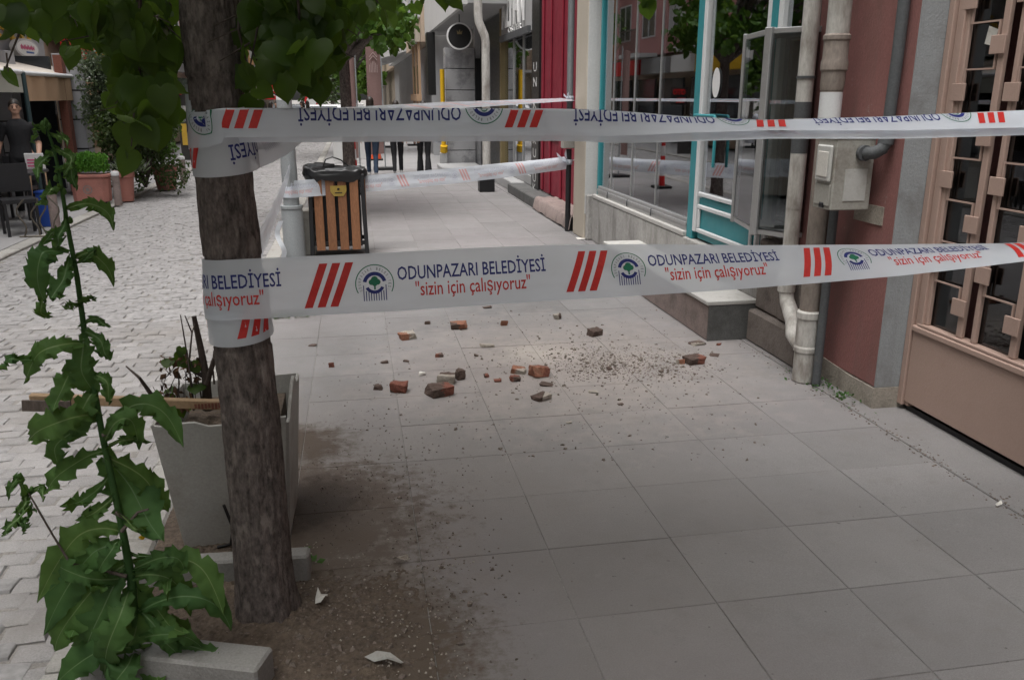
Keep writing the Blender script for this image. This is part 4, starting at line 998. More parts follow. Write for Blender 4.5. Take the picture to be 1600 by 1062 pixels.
# --- bushes before the cafe
def shrub(name, label, x, y, z0, clumps, n, ls, mat):
    t = thing(name, (x, y, z0), label, 'shrub'); b = MB()
    for c in clumps[:9]: b.tube([(x, y, z0), (x*.5+c[0]*.5+random.gauss(0, .05), y*.5+c[1]*.5, z0*.5+c[2]*.5), c[:3]], [.03, .018, .006], 6)
    b.build('stems', mm['twig'], t, recalc=False); it = []; tot = sum(c[3]**2 for c in clumps)
    for c in clumps: it += clump(c[:3], (c[3],)*3, int(n*c[3]**2/tot), ls*.7, ls*1.3, 0, .3)
    crown(t, it, mat, SV, SF, 'foliage'); return t
x = atY(170, 150, 17.2).x
shrub('olive_bush', 'tall grey-green bush beside the cafe column', x, 17.2, .5, rc(x, 17.2, 1.75, .55, .4, .66, 20, .28, .48), 9000, .075, L_OLIVE)
x = atY(222, 240, 16.6).x
shrub('dark_bush', 'dense dark round bush between the planters', x, 16.6, .1, rc(x, 16.6, 1.05, .46, .3, .75, 18, .3, .44), 7500, .08, L_DARK)
x = atY(252, 240, 17.8).x
shrub('yellowish_bush', 'green bush in the round terracotta pot, yellowish at its edge', x, 17.8, .4, rc(x, 17.8, 1.15, .16, .25, .55, 10, .2, .32), 2600, .08, L_FAR)
# terracotta planters
def pot(x, y, r, h, label, z0=-.07):
    t = thing('flower_pot', (x, y, z0), label, 'flower pot')
    MB().lathe([(r*.72, z0), (r*.95, z0+h*.78), (r*1.06, z0+h*.8), (r*1.08, z0+h), (r*.95, z0+h), (r*.9, z0+h*.88), (.001, z0+h*.88)], (x, y), 20).build('pot', mm['terracotta'], t, smooth=35); return t
pot(atY(258, 270, 17.8).x, 17.8, .24, .46, 'round terracotta pot under the yellowish bush')
pot(atY(194, 275, 15.9).x, 15.9, .16, .52, 'slim terracotta pot behind the grey bollard')
P = g(140, 322, -.07); px_, py_ = P.x, P.y+.25
pl = thing('planter_box', (px_, py_, -.07), 'octagonal pink terracotta planter box full of bright green herbs', 'planter')
o8 = [(-.30, -.09), (-.22, -.17), (.22, -.17), (.30, -.09), (.30, .09), (.22, .17), (-.22, .17), (-.30, .09)]
b = MB(); b.prism(o8, lambda u, v: (px_+u*.94, py_+v*.94, -.02), lambda u, v: (px_+u, py_+v, .38)); b.build('box', mm['terracotta'], pl, bev=.008)
b = MB(); b.prism(o8, lambda u, v: (px_+u*1.06, py_+v*1.08, .385), lambda u, v: (px_+u*1.06, py_+v*1.08, .435)); b.build('rim', mm['terracotta'], pl, bev=.008)
b = MB(); b.prism(o8, lambda u, v: (px_+u*.8, py_+v*.8, -.07), lambda u, v: (px_+u*.8, py_+v*.8, -.022)); b.build('foot', mm['near_black'], pl)
b = MB(); n = 20
for k in range(n):
    a0, a1 = 2*PI*k/n, 2*PI*(k+1)/n
    b.add([(px_-.02+r*math.cos(a), py_-.172+.005, .19+r*math.sin(a)) for r, a in ((.055, a0), (.055, a1), (.075, a1), (.075, a0))], [(0, 1, 2, 3)])
    b.add([(px_-.02+r*math.cos(a), py_-.172+.005, .19+r*math.sin(a)) for r, a in ((.0, a0), (.035, a0), (.035, a1))], [(0, 1, 2)])
b.build('medallion', mm['stoop'], pl)
it = []
for k in range(2600):
    u, v = random.uniform(-.28, .28), random.uniform(-.15, .15); hh = random.uniform(.05, .36)*(1-.5*abs(u))
    it.append(((px_+u, py_+v, .42+hh), Vector((random.gauss(0, .5), random.gauss(0, .5), 1)), rdir(0), random.uniform(.03, .06)))
hb = thing('herb_plants', (px_, py_, .42), 'bright green herbs growing in the octagonal planter', 'plant'); crown(hb, it, L_HERB, SV, SF, 'foliage')
x = atY(200, 240, 15.9).x; it = [((x+random.gauss(0, .09), 15.9+random.gauss(0, .09), .42), Vector((random.gauss(0, .6), random.gauss(0, .6), 1)), rdir(0), random.uniform(.15, .38)) for _ in range(160)]
gr = thing('spiky_plant', (x, 15.9, .42), 'pale green grassy plant in the slim terracotta pot', 'plant'); crown(gr, it, L_OLIVE, np.array(SV)*np.array((.16, 1, 1)), SF, 'blades')
def bollard(px, py, Y, label):
    P = atY(px, py, Y); t = thing('bollard', (P.x, Y, -.07), label, 'bollard', 'bollards along the far kerb')
    MB().lathe([(.062, -.07), (.062, .42)], (P.x, Y), 14).build('post', mm['stoop'], t, smooth=40)
    MB().lathe([(.066, .42), (.066, .47), (.05, .49), (.001, .495)], (P.x, Y), 14).build('cap', mm['curtain'], t, smooth=40)
bollard(183, 300, 15.3, 'grey bollard between the octagonal planter and the slim pot'); bollard(286, 270, 19.0, 'lone grey bollard standing right of the round pot')
bollard(84, 330, 12.6, 'dark bollard beside the blue bin'); 

# ================================================================== broken planter behind the tree
bp = thing('broken_planter', (-.52, 3.3, 0), 'cracked grey plastic planter behind the linden trunk with a torn tan rim', 'planter')
A0 = (-.715, 3.12, 0); B0 = (-.345, 3.16, 0); C0 = (-.335, 3.5, 0); D0 = (-.705, 3.5, 0)
A1 = (-.765, 3.04, .555); B1 = (-.305, 3.08, .545); C1 = (-.295, 3.56, .555); D1 = (-.765, 3.58, .53)
def wallq(p0, p1, q0, q1, nm, notch=None):
    b = MB(); p0, p1, q0, q1 = map(Vector, (p0, p1, q0, q1)); nrm = (p1-p0).cross(q0-p0).normalized()*.012
    n = 10
    top = [q0.lerp(q1, k/n) for k in range(n+1)]; bot = [p0.lerp(p1, k/n) for k in range(n+1)]
    if notch: top = [t_+(t_-bt)*notch(k/n) for k, (t_, bt) in enumerate(zip(top, bot))]
    b.add(bot+top+[v+nrm for v in bot+top], [q for k in range(n) for q in ((k, k+1, n+2+k, n+1+k), (2*n+2+k, 3*n+3+k, 3*n+4+k, 2*n+3+k), (n+1+k, n+2+k, 3*n+4+k, 3*n+3+k))]+[(0, n+1, 3*n+3, 2*n+2), (n, 3*n+2, 4*n+3, 2*n+1)])
    b.build(nm, mm['planter_plastic'], bp)
wallq(A0, B0, A1, B1, 'front_wall', lambda u: -.02*noise.noise(Vector((u*6, 0, 0)))-(.03 if .35 < u < .6 else 0))
wallq(D0, A0, D1, A1, 'left_wall'); wallq(C0, D0, C1, D1, 'back_wall')
wallq(B0, C0, B1, C1, 'right_wall', lambda u: .16*max(0, 1-abs(u-.45)/.3)-.05*(u < .2))
MB().box(-.70, -.34, 3.16, 3.50, .0, .49).build('earth', mm['soil'], bp)
b = MB(); b.prism([(0, 0), (.72, 0), (.72, .006), (.745, .008), (.76, .02), (.755, .034), (0, .034)], lambda u, v: (-1.20+u, 3.13-.05*u, .632+v-.085*u), lambda u, v: (-1.20+u, 3.16-.05*u, .632+v-.085*u)); b.build('torn_rim', mm['rim_tan'], bp, bev=.003)
MB().obox((-1.13, 3.09, .635), (.16, .01, .04), Matrix.Rotation(.09, 3, 'Y')).build('rim_splinter', mm['bark_pale'], bp)
b = MB()
for k in range(9): b.box(-.63+k*.012, -.622+k*.012, 3.094, 3.0965, .588+random.uniform(0, .006)-.001*k, .606)
b.build('rim_print', mm['brick_red'], bp)
b = MB(); b.tube([(-.56, 3.075, .20), (-.535, 3.075, .10), (-.55, 3.078, .03), (-.60, 3.08, .02)], .006, 5); b.build('crack', mm['near_black'], bp)
ds = thing('dead_shrub', (-.55, 3.3, .49), 'mostly dead shrub with broken twigs in the cracked planter', 'shrub')
b = MB(); Yd = 3.25
def tw(pts, r0, r1): 
    P = [atY(px, py, Yd+random.uniform(-.03, .03)) for px, py in pts]; b.tube(P, [r0+(r1-r0)*k/(len(P)-1) for k in range(len(P))], 7); return P
tw([(325, 640), (322, 590), (314, 545), (303, 494)], .020, .009); tw([(323, 600), (335, 560), (340, 545)], .012, .006); tw([(322, 590), (300, 578), (283, 568)], .010, .006)
tw([(303, 640), (298, 590), (290, 540), (282, 492)], .005, .002); tw([(296, 560), (300, 520), (289, 493)], .004, .002); tw([(300, 520), (305, 505)], .003, .002)
tw([(275, 640), (280, 600), (278, 575)], .004, .002); tw([(245, 634), (238, 618), (218, 590), (197, 572)], .012, .003); tw([(335, 600), (332, 570), (334, 548)], .004, .002); tw([(318, 640), (311, 600), (296, 560)], .004, .002)
for _ in range(26):
    px, py = random.uniform(250, 312), random.uniform(560, 640); tw([(px, py), (px+random.uniform(-14, 14), py-random.uniform(10, 30))], .002, .001)
b.build('branches', mm['twig'], ds, recalc=False)
it = [(tuple(atY(random.uniform(248, 312), random.uniform(555, 640), Yd)), rdir(-1.5), rdir(), random.uniform(.02, .045)) for _ in range(60)]
crown(ds, it, mm['dead_leaf'], SV, SF, 'withered_leaves')
it = [(tuple(atY(px, py, Yd)), rdir(-.5), Vector((0, -1, .6)), s) for px, py, s in ((262, 560, .05), (272, 558, .06), (282, 562, .05), (284, 543, .04), (312, 572, .05), (308, 600, .07), (266, 612, .05), (270, 625, .06), (290, 632, .05), (258, 630, .05), (280, 635, .05))]
for q in it:
    o = link_mesh('green_leaf', lm[0], None, ds); fr = leaf_frame(q[1], q[2]); o.data = lm[random.randrange(9)]
    o.matrix_local = Matrix.Translation(Vector(q[0])-ORG[ds.name]) @ Matrix(fr.T.tolist()).to_4x4() @ Matrix.Scale(q[3], 4)
# tree-pit edging blocks
eb1 = MB(); A = Vector((-.80, 2.40)); Bq = Vector((-.318, 2.262)); d = (Bq-A).normalized(); nn = Vector((-d.y, d.x))
def slab(A, Bq, wid, z0, z1, name, label):
    A = Vector(A); Bq = Vector(Bq); d = (Bq-A).normalized(); n2 = Vector((d.y, -d.x))*wid
    b = MB(); b.prism([A, Bq, Bq+n2, A+n2], lambda u, v: (u, v, z0), lambda u, v: (u, v, z1))
    return tag(b.build(name, mm['concrete'], bev=.008), label, 'edging block')
slab((-.86, 2.47), (-.315, 2.275), .115, -.05, .115, 'edging_block', 'concrete edging block in front of the linden, half under the weed')
slab((-.86, 2.92), (-.235, 2.885), .075, -.03, .10, 'edging_block', 'concrete edging block lying between the trunk and the broken planter')

# ================================================================== tall weed in front
wd = thing('wild_weed', (-.70, 2.32, 0), 'tall jagged-leaved weed growing from the tree pit in the left foreground', 'plant')
YW = 2.32
stem = [(212, 1010), (205, 900), (190, 820), (160, 680), (135, 540), (120, 430), (105, 350), (95, 285), (85, 235), (70, 190)]
SP = [atY(px, py, YW) for px, py in stem]
MB().tube(SP, [.014, .0125, .0098, .0085, .0075, .0065, .0055, .0045, .004, .0025], 10).build('stem', L_WEED, wd, smooth=60)
def weed_leaf(p0, p1, p2, wpx, depth=(0, -.04, -.06), lobes=5, seed=0, twist=0., up=.35, shade=1):
    rr = random.Random(seed*7+1)
    a, m, c = [atY(p[0], p[1], YW+dz) for p, dz in zip((p0, p1, p2), depth)]
    ctrl = m*2-(a+c)*.5; n = 22; wmax = wpx/490/2*.76
    vs = []; prevS = None
    for i in range(n+1):
        t = i/n; q = a*(1-t)**2+ctrl*2*t*(1-t)+c*t*t+Vector((.004*math.sin(t*9+seed), 0, .004*math.cos(t*7+seed))); T = ((ctrl-a)*(1-t)+(c-ctrl)*t).normalized()
        S = T.cross(Vector((.15*math.sin(twist*3), -1, up)).normalized())
        if S.length < .25: S = T.cross(Vector((.6, -.5, .5)))
        S.normalize()
        if prevS is not None and S.dot(prevS) < 0: S = -S
        prevS = S; N = S.cross(T).normalized()
        if N.y > 0: N = -N
        wd_ = wmax*(math.sin(PI*min(1, t*.93+.05))**.7)*(.55+.6*t if t < .7 else 1-(t-.7)*.75)
        lob = .50+.50*abs(math.cos(PI*t*(lobes-.5)+seed))**.7 if t < .75 else 1.
        for s in (-1, 1):
            jag = lob*(.86+.26*((i+(s > 0)) % 2)*rr.uniform(.4, 1.1)) if 0 < i < n else .15
            back = T*(-.010*((i+(s > 0)) % 2))
            rip = N*(.012*math.sin(i*1.1+s)+.007*rr.uniform(-1, 1))
            rw = min(.0022, wd_*.3)*(1-.7*t)
            vs += [q+S*s*wd_*jag+back+rip+N*(-.10*wd_), q+S*s*wd_*.5*min(1, jag*1.15)+N*(.07*wd_+.005*math.sin(i*2.2+s*2)), q+S*s*rw+N*(-.0015)]
    b = MB(); k = 6; o6 = (0, 1, 2, 5, 4, 3)
    b.v = [tuple(v) for v in vs]
    for i in range(n):
        for c_ in range(5):
            b.f.append((i*k+o6[c_], i*k+o6[c_+1], (i+1)*k+o6[c_+1], (i+1)*k+o6[c_])); b.mi.append(1 if c_ == 2 else 0)
    b.build('leaf', [L_WEED, L_RIB], wd, smooth=70, recalc=False)
WL = [((100, 332), (150, 318), (176, 362), 34), ((100, 340), (92, 372), (84, 392), 26), ((103, 350), (78, 368), (66, 384), 18), ((108, 392), (60, 405), (72, 472), 62), ((112, 400), (95, 440), (78, 468), 40),
      ((70, 450), (64, 480), (80, 497), 22), ((117, 408), (152, 398), (176, 450), 40), ((118, 412), (140, 398), (146, 392), 18), ((122, 478), (110, 476), (103, 481), 10), ((122, 476), (138, 466), (152, 465), 11),
      ((128, 508), (150, 500), (173, 510), 18), ((130, 515), (160, 540), (168, 565), 34), ((133, 525), (128, 570), (150, 625), 62), ((137, 540), (70, 545), (38, 600), 56), ((60, 565), (20, 560), (2, 576), 24), ((138, 550), (100, 600), (85, 640), 50),
      ((145, 580), (165, 600), (172, 630), 30), ((150, 610), (120, 650), (98, 690), 70), ((155, 650), (85, 660), (42, 690), 70), ((156, 655), (92, 690), (92, 732), 52), ((160, 682), (225, 630), (288, 698), 62), ((160, 690), (195, 655), (220, 700), 50),
      ((166, 705), (200, 760), (254, 842), 110), ((168, 712), (230, 755), (262, 800), 60), ((165, 705), (105, 730), (70, 770), 56), ((168, 700), (200, 685), (228, 695), 24), ((172, 740), (130, 780), (95, 790), 40), ((178, 770), (150, 800), (120, 810), 36),
      # side shoot far left
      ((45, 772), (25, 750), (14, 780), 22), ((44, 770), (36, 790), (24, 800), 22), ((46, 775), (66, 760), (64, 785), 20), ((50, 790), (20, 815), (2, 840), 24), ((52, 795), (40, 812), (36, 835), 18),
      # basal rosette
      ((185, 830), (120, 840), (60, 940), 74), ((190, 850), (130, 880), (70, 990), 84), ((195, 880), (120, 950), (85, 1015), 92), ((196, 890), (150, 970), (128, 1050), 90), ((200, 880), (170, 900), (140, 925), 70), ((205, 900), (215, 960), (200, 1010), 110),
      ((205, 890), (260, 870), (290, 895), 50), ((206, 900), (262, 905), (300, 960), 60), ((207, 895), (300, 880), (350, 960), 66), ((210, 910), (250, 960), (290, 990), 56), ((205, 920), (175, 990), (160, 1060), 80), ((212, 950), (260, 1000), (275, 1030), 40),
      ((214, 1000), (262, 990), (318, 1012), 44), ((214, 1010), (290, 1020), (340, 1050), 56), ((212, 1010), (150, 1020), (90, 1064), 80), ((214, 1020), (240, 1040), (250, 1075), 70), ((213, 1020), (190, 1050), (170, 1085), 80), ((214, 1000), (310, 1010), (330, 1035), 40), ((210, 960), (300, 930), (362, 985), 62), ((206, 905), (250, 885), (262, 930), 44), ((212, 990), (270, 975), (300, 1000), 40), ((205, 930), (140, 960), (110, 1000), 60), ((190, 845), (165, 870), (150, 910), 46), ((200, 880), (235, 880), (250, 905), 34),
      ((180, 800), (215, 825), (228, 830), 16), ((192, 860), (235, 868), (262, 865), 14), ((200, 900), (120, 900), (88, 870), 54), ((95, 290), (75, 300), (60, 320), 26), ((92, 270), (110, 265), (118, 300), 24), ((88, 240), (66, 250), (55, 285), 22), ((80, 215), (96, 212), (104, 232), 16), ((74, 200), (58, 200), (50, 222), 14), ((84, 230), (108, 245), (100, 275), 22)]
for k, (a, m_, c_, w_) in enumerate(WL):
    fz = random.Random(k)
    dz = (0, fz.uniform(-.10, .05), fz.uniform(-.12, .08)); weed_leaf(a, m_, c_, w_, dz, 5 if w_ > 30 else 3, k, fz.uniform(-1, 1), fz.uniform(.2, .9))
b = MB()
for P in ([(180, 800), (200, 812), (225, 830)], [(198, 900), (110, 880), (84, 838), (62, 800), (45, 770)], [(190, 830), (215, 800), (232, 795)], [(160, 680), (180, 672)]):
    b.tube([atY(px, py, YW-.02) for px, py in P], [.006, .004, .003, .003, .002][:len(P)], 6)
tag(b.build('side_shoots', mm['bark_pale'], wd, smooth=60, recalc=False), kind='stuff')
b = MB()
for px, py in ((44, 768), (40, 762), (50, 765), (36, 772), (95, 292), (100, 300), (88, 280), (72, 192), (67, 196), (76, 198), (110, 345), (100, 352)):
    P = atY(px, py, YW); b.lathe([(.001, P.z-.008), (.007, P.z-.003), (.006, P.z+.006), (.001, P.z+.012)], (P.x, P.y), 7)
tag(b.build('buds', L_WEED, wd, smooth=60), kind='stuff')
P = atY(222, 838, YW-.03); b = MB()
b.lathe([(.004, P.z-.008), (.010, P.z), (.001, P.z+.003)], (P.x, P.y), 8); b.build('yellow_flower', mm['yellow'], wd)
# low weeds: at the wall foot, by the pole and the pit
for (x, y, sx, sy, n, s, lab) in ((2.72, 4.45, .07, .30, 120, .028, 'low moss and weeds along the foot of the red wall'), (-.62, 6.75, .24, .05, 150, .035, 'strip of low green weeds in the gap of the paving left of the bin'), (-.28, 2.95, .05, .05, 40, .03, 'small green weed beside the trunk foot')):
    it = [((x+random.gauss(0, sx*.6), y+random.gauss(0, sy*.6), .004+random.random()*.02), Vector((random.gauss(0, 1), random.gauss(0, 1), .6)), rdir(1.5), random.uniform(.5, 1.2)*s) for _ in range(n)]
    t = thing('low_weeds', (x, y, 0), lab, 'plant'); crown(t, it, L_WEED, SV, SF, 'leaves')
# ================================================================== barrier tape
W, PER = .18, .81
def unit_print():
    """one repeat of the printed band in the flat: layers of polygons, u along the tape, v up from its lower edge"""
    Ls = {k: MB() for k in ('stripes', 'lettering', 'slogan', 'emblem_green', 'emblem_blue', 'ring_text')}
    V = lambda d: W-d
    for k in range(3):
        u0 = k*.038; b = Ls['stripes']; n = 8
        for q in range(n):
            t0, t1 = q/n, (q+1)/n; f = lambda t, du: (u0+du+.052*t, V(.156-.132*t), 0)
            b.add([f(t0, 0), f(t0, .024), f(t1, .024), f(t1, 0)], [(0, 1, 2, 3)])
    def put(layer, body, x0, x1, y0, y1, bold, shear=0):
        vs, fs = fit_text(body, x0, x1, y0, y1, bold, shear); Ls[layer].add([(x, y, 0) for x, y in vs], fs)
    put('lettering', 'ODUNPAZARI BELEDİYESİ', .282, .748, V(.086), V(.030), .012)
    put('slogan', '"sizin için çalışıyoruz"', .335, .695, V(.150), V(.092), .008)
    cu, cv = .212, V(.092)
    def arc(layer, r0, r1, a0, a1, n=28):
        for q in range(n):
            a, b_ = R(a0+(a1-a0)*q/n), R(a0+(a1-a0)*(q+1)/n)
            Ls[layer].add([(cu+r*math.cos(t), cv+r*math.sin(t), 0) for r, t in ((r0, a), (r0, b_), (r1, b_), (r1, a))], [(0, 1, 2, 3)])
    arc('emblem_green', .0555, .0585, -28, 208); arc('emblem_blue', .025, .036, 12, 168, 18)
    arc('emblem_blue', .021, .031, 205, 335, 14)
    for k in range(10):
        u = cu-.034+k*.0075; tp = cv-.018-.010*math.sin(PI*k/9) if 0 < k < 9 else cv-.008
        if k in (0, 9): tp = cv-.004
        Ls['emblem_blue'].add([(u-.0012, cv-.052, 0), (u+.0016, cv-.052, 0), (u+.0016, tp, 0), (u-.0012, tp, 0)], [(0, 1, 2, 3)])
    for x, y, r in ((0, .012, .011), (-.009, .005, .009), (.009, .005, .009), (0, .0, .008)):
        Ls['emblem_green'].add([(cu+x+r*math.cos(2*PI*q/12), cv+y+r*math.sin(2*PI*q/12), 0) for q in range(12)], [tuple(range(12))])
    Ls['emblem_green'].add([(cu-.0025, cv-.018, 0), (cu+.0025, cv-.018, 0), (cu+.0025, cv, 0), (cu-.0025, cv, 0)], [(0, 1, 2, 3)])
    txt = 'ODUNPAZARI BELEDİYESİ'
    for k, ch in enumerate(txt):
        if ch == ' ': continue
        a = R(205-k*230/(len(txt)-1)); vs, fs = fit_text(ch, -.0022 if ch not in 'Iİ' else -.0006, .0022 if ch not in 'Iİ' else .0006, 0, .0085, .01); r = .0415
        c, s = math.cos(a), math.sin(a); Ls['ring_text'].add([(cu+c*(r+y)+s*x, cv+s*(r+y)-c*x, 0) for x, y in vs], fs)
    out = {}
    for k, b in Ls.items():
        me = bpy.data.meshes.new('p'); me.from_pydata(b.v, [], b.f); bm = bmesh.new(); bm.from_mesh(me)
        bmesh.ops.triangulate(bm, faces=[f for f in bm.faces if len(f.verts) > 4])
        if k != 'ring_text':
            for u in np.arange(-.02, .85, .03): bmesh.ops.bisect_plane(bm, geom=bm.verts[:]+bm.edges[:]+bm.faces[:], plane_co=(u, 0, 0), plane_no=(1, 0, 0))
            for v in np.arange(.012, .18, .012): bmesh.ops.bisect_plane(bm, geom=bm.verts[:]+bm.edges[:]+bm.faces[:], plane_co=(0, v, 0), plane_no=(0, 1, 0))
        bm.verts.index_update()
        out[k] = (np.array([v.co[:2] for v in bm.verts]), [tuple(v.index for v in f.verts) for f in bm.faces]); bm.free(); bpy.data.meshes.remove(me)
    return out
UNIT = unit_print()
LAYER_M = {'stripes': 'print_red', 'lettering': 'print_blue', 'slogan': 'print_red', 'emblem_green': 'print_green', 'emblem_blue': 'print_blue', 'ring_text': 'print_grey'}
def tape(label, path, phi, u0, flip=False, pin=.5, loc=None, nv=18, scale=1., face=1, pale=False, ripple=.0025, seed=0):
    """path: list of (P, front normal); phi(s, v)->lean of the film (radians, 0 = upright); s measured along the path"""
    Wd = W*scale
    P = np.array([p for p, n in path]); NR = np.array([n for p, n in path]); ds = np.r_[0, np.cumsum(np.linalg.norm(np.diff(P, axis=0), axis=1))]; L = ds[-1]
    up = np.array((0, 0, 1.)); ns = len(P); vg = np.linspace(0, Wd, nv); dv = vg[1]-vg[0]
    T = np.gradient(P, axis=0); T /= np.linalg.norm(T, axis=1)[:, None]
    UP = up-T*(T@up)[:, None]; UP /= np.linalg.norm(UP, axis=1)[:, None]
    NR = NR-T*np.sum(NR*T, 1)[:, None]; NR /= np.linalg.norm(NR, axis=1)[:, None]
    G = np.zeros((ns, nv, 3))
    for i in range(ns):
        pos = np.zeros((nv, 3)); kp = int(round(pin*(nv-1)))
        dirs = []
        for j in range(nv-1):
            a = phi(ds[i], (vg[j]+dv/2)/Wd); dirs.append(math.cos(a)*UP[i]-math.sin(a)*NR[i])
        for j in range(1, nv): pos[j] = pos[j-1]+dirs[j-1]*dv
        pos -= pos[kp]
        rp_ = ripple*np.array([noise.noise(Vector((ds[i]*3.2+seed, v/Wd*2.5, seed)))+.5*noise.noise(Vector((ds[i]*9+seed, v/Wd*3.5, seed+4))) for v in vg])
        G[i] = P[i]+pos+NR[i]*rp_[:, None]
    b = MB(); b.v = G.reshape(-1, 3).tolist(); b.f = [(i*nv+j, (i+1)*nv+j, (i+1)*nv+j+1, i*nv+j+1) for i in range(ns-1) for j in range(nv-1)]; b.mi = [0]*len(b.f)
    o = tag(b.build('barrier_tape', mm['tape_film'], smooth=180, recalc=False), label, 'barrier tape')
    GN = np.cross(np.gradient(G, axis=0), np.gradient(G, axis=1)); GN /= np.linalg.norm(GN, axis=2)[:, :, None]+1e-12
    if np.sum(GN*NR[:, None, :]) < 0 and False: GN = -GN
    # the side the print is on: outward normal at the pinned row
    kp = int(round(pin*(nv-1))); sg = np.sign(np.sum(GN[:, kp]*NR, 1)); GN *= sg[:, None, None]
    for k, (uv, fs) in UNIT.items():
        av, af = [], []
        nrep0 = int(math.floor(-u0/(PER*scale)))-1; nrep1 = int(math.ceil((L-u0)/(PER*scale)))+1
        for rep in range(nrep0, nrep1+1):
            av, af = [], []
            s = uv[:, 0]*scale+u0+rep*PER*scale; v = uv[:, 1]*scale
            if pale: s = u0+(rep+1)*PER*scale-uv[:, 0]*scale
            if flip: s = uv[:, 0]*-scale+u0+rep*PER*scale; v = Wd-v
            ok = (s > .002) & (s < L-.002) & (v > .001) & (v < Wd-.001)
            if not ok.any(): continue
            i = np.clip(np.interp(s, ds, np.arange(ns)), 0, ns-1.001); j = np.clip(v/dv, 0, nv-1.001); i0 = i.astype(int); j0 = j.astype(int); fi = (i-i0)[:, None]; fj = (j-j0)[:, None]
            bl = lambda A: A[i0, j0]*(1-fi)*(1-fj)+A[i0+1, j0]*fi*(1-fj)+A[i0, j0+1]*(1-fi)*fj+A[i0+1, j0+1]*fi*fj
            X = bl(G)+bl(GN)*.0009*face; base = len(av); av += X.tolist()
            af += [tuple(base+q for q in f) for f in fs if all(ok[q] for q in f)]
            if not af: continue
            used = sorted(set(q for f in af for q in f)); mp = {q: n_ for n_, q in enumerate(used)}
            b = MB(); b.v = [av[q] for q in used]; b.f = [tuple(mp[q] for q in f) for f in af]; b.mi = [0]*len(af)
            mk = LAYER_M[k]
            if pale: mk = 'print_pale_red' if mk == 'print_red' else 'print_pale_blue'
            b.build(k, mm[mk], o, recalc=False)
    return o
lerp = lambda a, b, t: a+(b-a)*t
def smooth(t): t = max(0., min(1., t)); return t*t*(3-2*t)
# (1) lower tape: round the trunk twice, then straight across to the gate
def wrap_and_run(zw, end, zs, turns, drop, rr0, sagz):
    """path from the hidden end behind the trunk, round it and away to the right"""
    path = []; n = int(turns*40)
    a_end = R(268)
    for k in range(n):
        t = k/n; a = a_end+ (1-t)*turns*2*PI*-1
        a = a_end-(1-t)*turns*2*PI
        # runs clockwise seen from above towards the front: comes from the right, passes behind, left, front
        rad = rr0-.0025*(1-t)*turns
        ang = a_end-(1-t)*turns*2*PI
        path.append((np.array((TX+rad*math.cos(ang), TY+rad*math.sin(ang), zw-drop*smooth((1-t)*turns*.9))), np.array((math.cos(ang), math.sin(ang), 0))))
    p0 = path[-1][0]; p0 = np.array((TX+rr0*math.cos(a_end), TY+rr0*math.sin(a_end), zw)); E = np.array(end)
    m = 130
    for k in range(m):
        t = k/(m-1); p = p0*(1-t)+E*t; p[2] = np.interp(t, zs[0], zs[1])
        path.append((p, np.array((0.03, -1., 0))))
    return path
def arclen(path): 
    P = np.array([p for p, n in path]); return np.r_[0, np.cumsum(np.linalg.norm(np.diff(P, axis=0), axis=1))]
Xend = 2.935
def frac(x): return (x-TX)/(Xend-TX)
pathL = wrap_and_run(1.145, (Xend, 2.62, 1.17), ([0, frac(.1), frac(.6), frac(1.33), frac(1.8), frac(2.33), 1], [1.146, 1.150, 1.16, 1.163, 1.167, 1.178, 1.19]), 1.5, .085, .0965, 0)
dL = arclen(pathL); sF = dL[int(1.5*40)]     # arc length at the front tangent point (X = TX)
def phiL(s, v):
    x = TX+(s-sF)
    if s < sF-.02: return .05
    av = np.interp(x, [-.1, .15, .6, .88, 1.33, 1.8, 2.33, 2.9], [.05, .10, .38, .55, .85, 1.10, 1.42, 1.5])
    return av+(v-.5)*np.interp(x, [0, .6, 1.3, 2.3], [.1, .5, .8, .5])
tape('lower white barrier tape with blue and red lettering stretched from the linden to the gate', pathL, phiL, sF+(-.169-TX), seed=1, ripple=.0045)
# (2) upper tape, printed side turned upside down and folded over
pathU = wrap_and_run(1.605, (Xend, 2.63, 1.66), ([0, frac(.1), frac(.6), frac(1.0), frac(1.3), frac(1.75), frac(2.23), 1], [1.632, 1.630, 1.628, 1.618, 1.613, 1.616, 1.628, 1.64]), 1.5, .085, .096, 0)
dU = arclen(pathU); sFU = dU[int(1.5*40)]
def phiU(s, v):
    x = TX+(s-sFU)
    if s < sFU-.16: return .03
    k = smooth((s-(sFU-.16))/.2)
    tilt = np.interp(x, [-.4, .7, 1.0, 1.3, 1.75, 2.3, 2.9], [0, .1, .85, 1.15, .95, .75, .6])
    return .03+k*(tilt+3.0*smooth((v-.405)/.10))
tape('upper white barrier tape folded in half with its blue lettering upside down', pathU, phiU, sFU+(-.365+.45-TX)-.297, flip=True, pin=.235, seed=5, nv=26, ripple=.003)
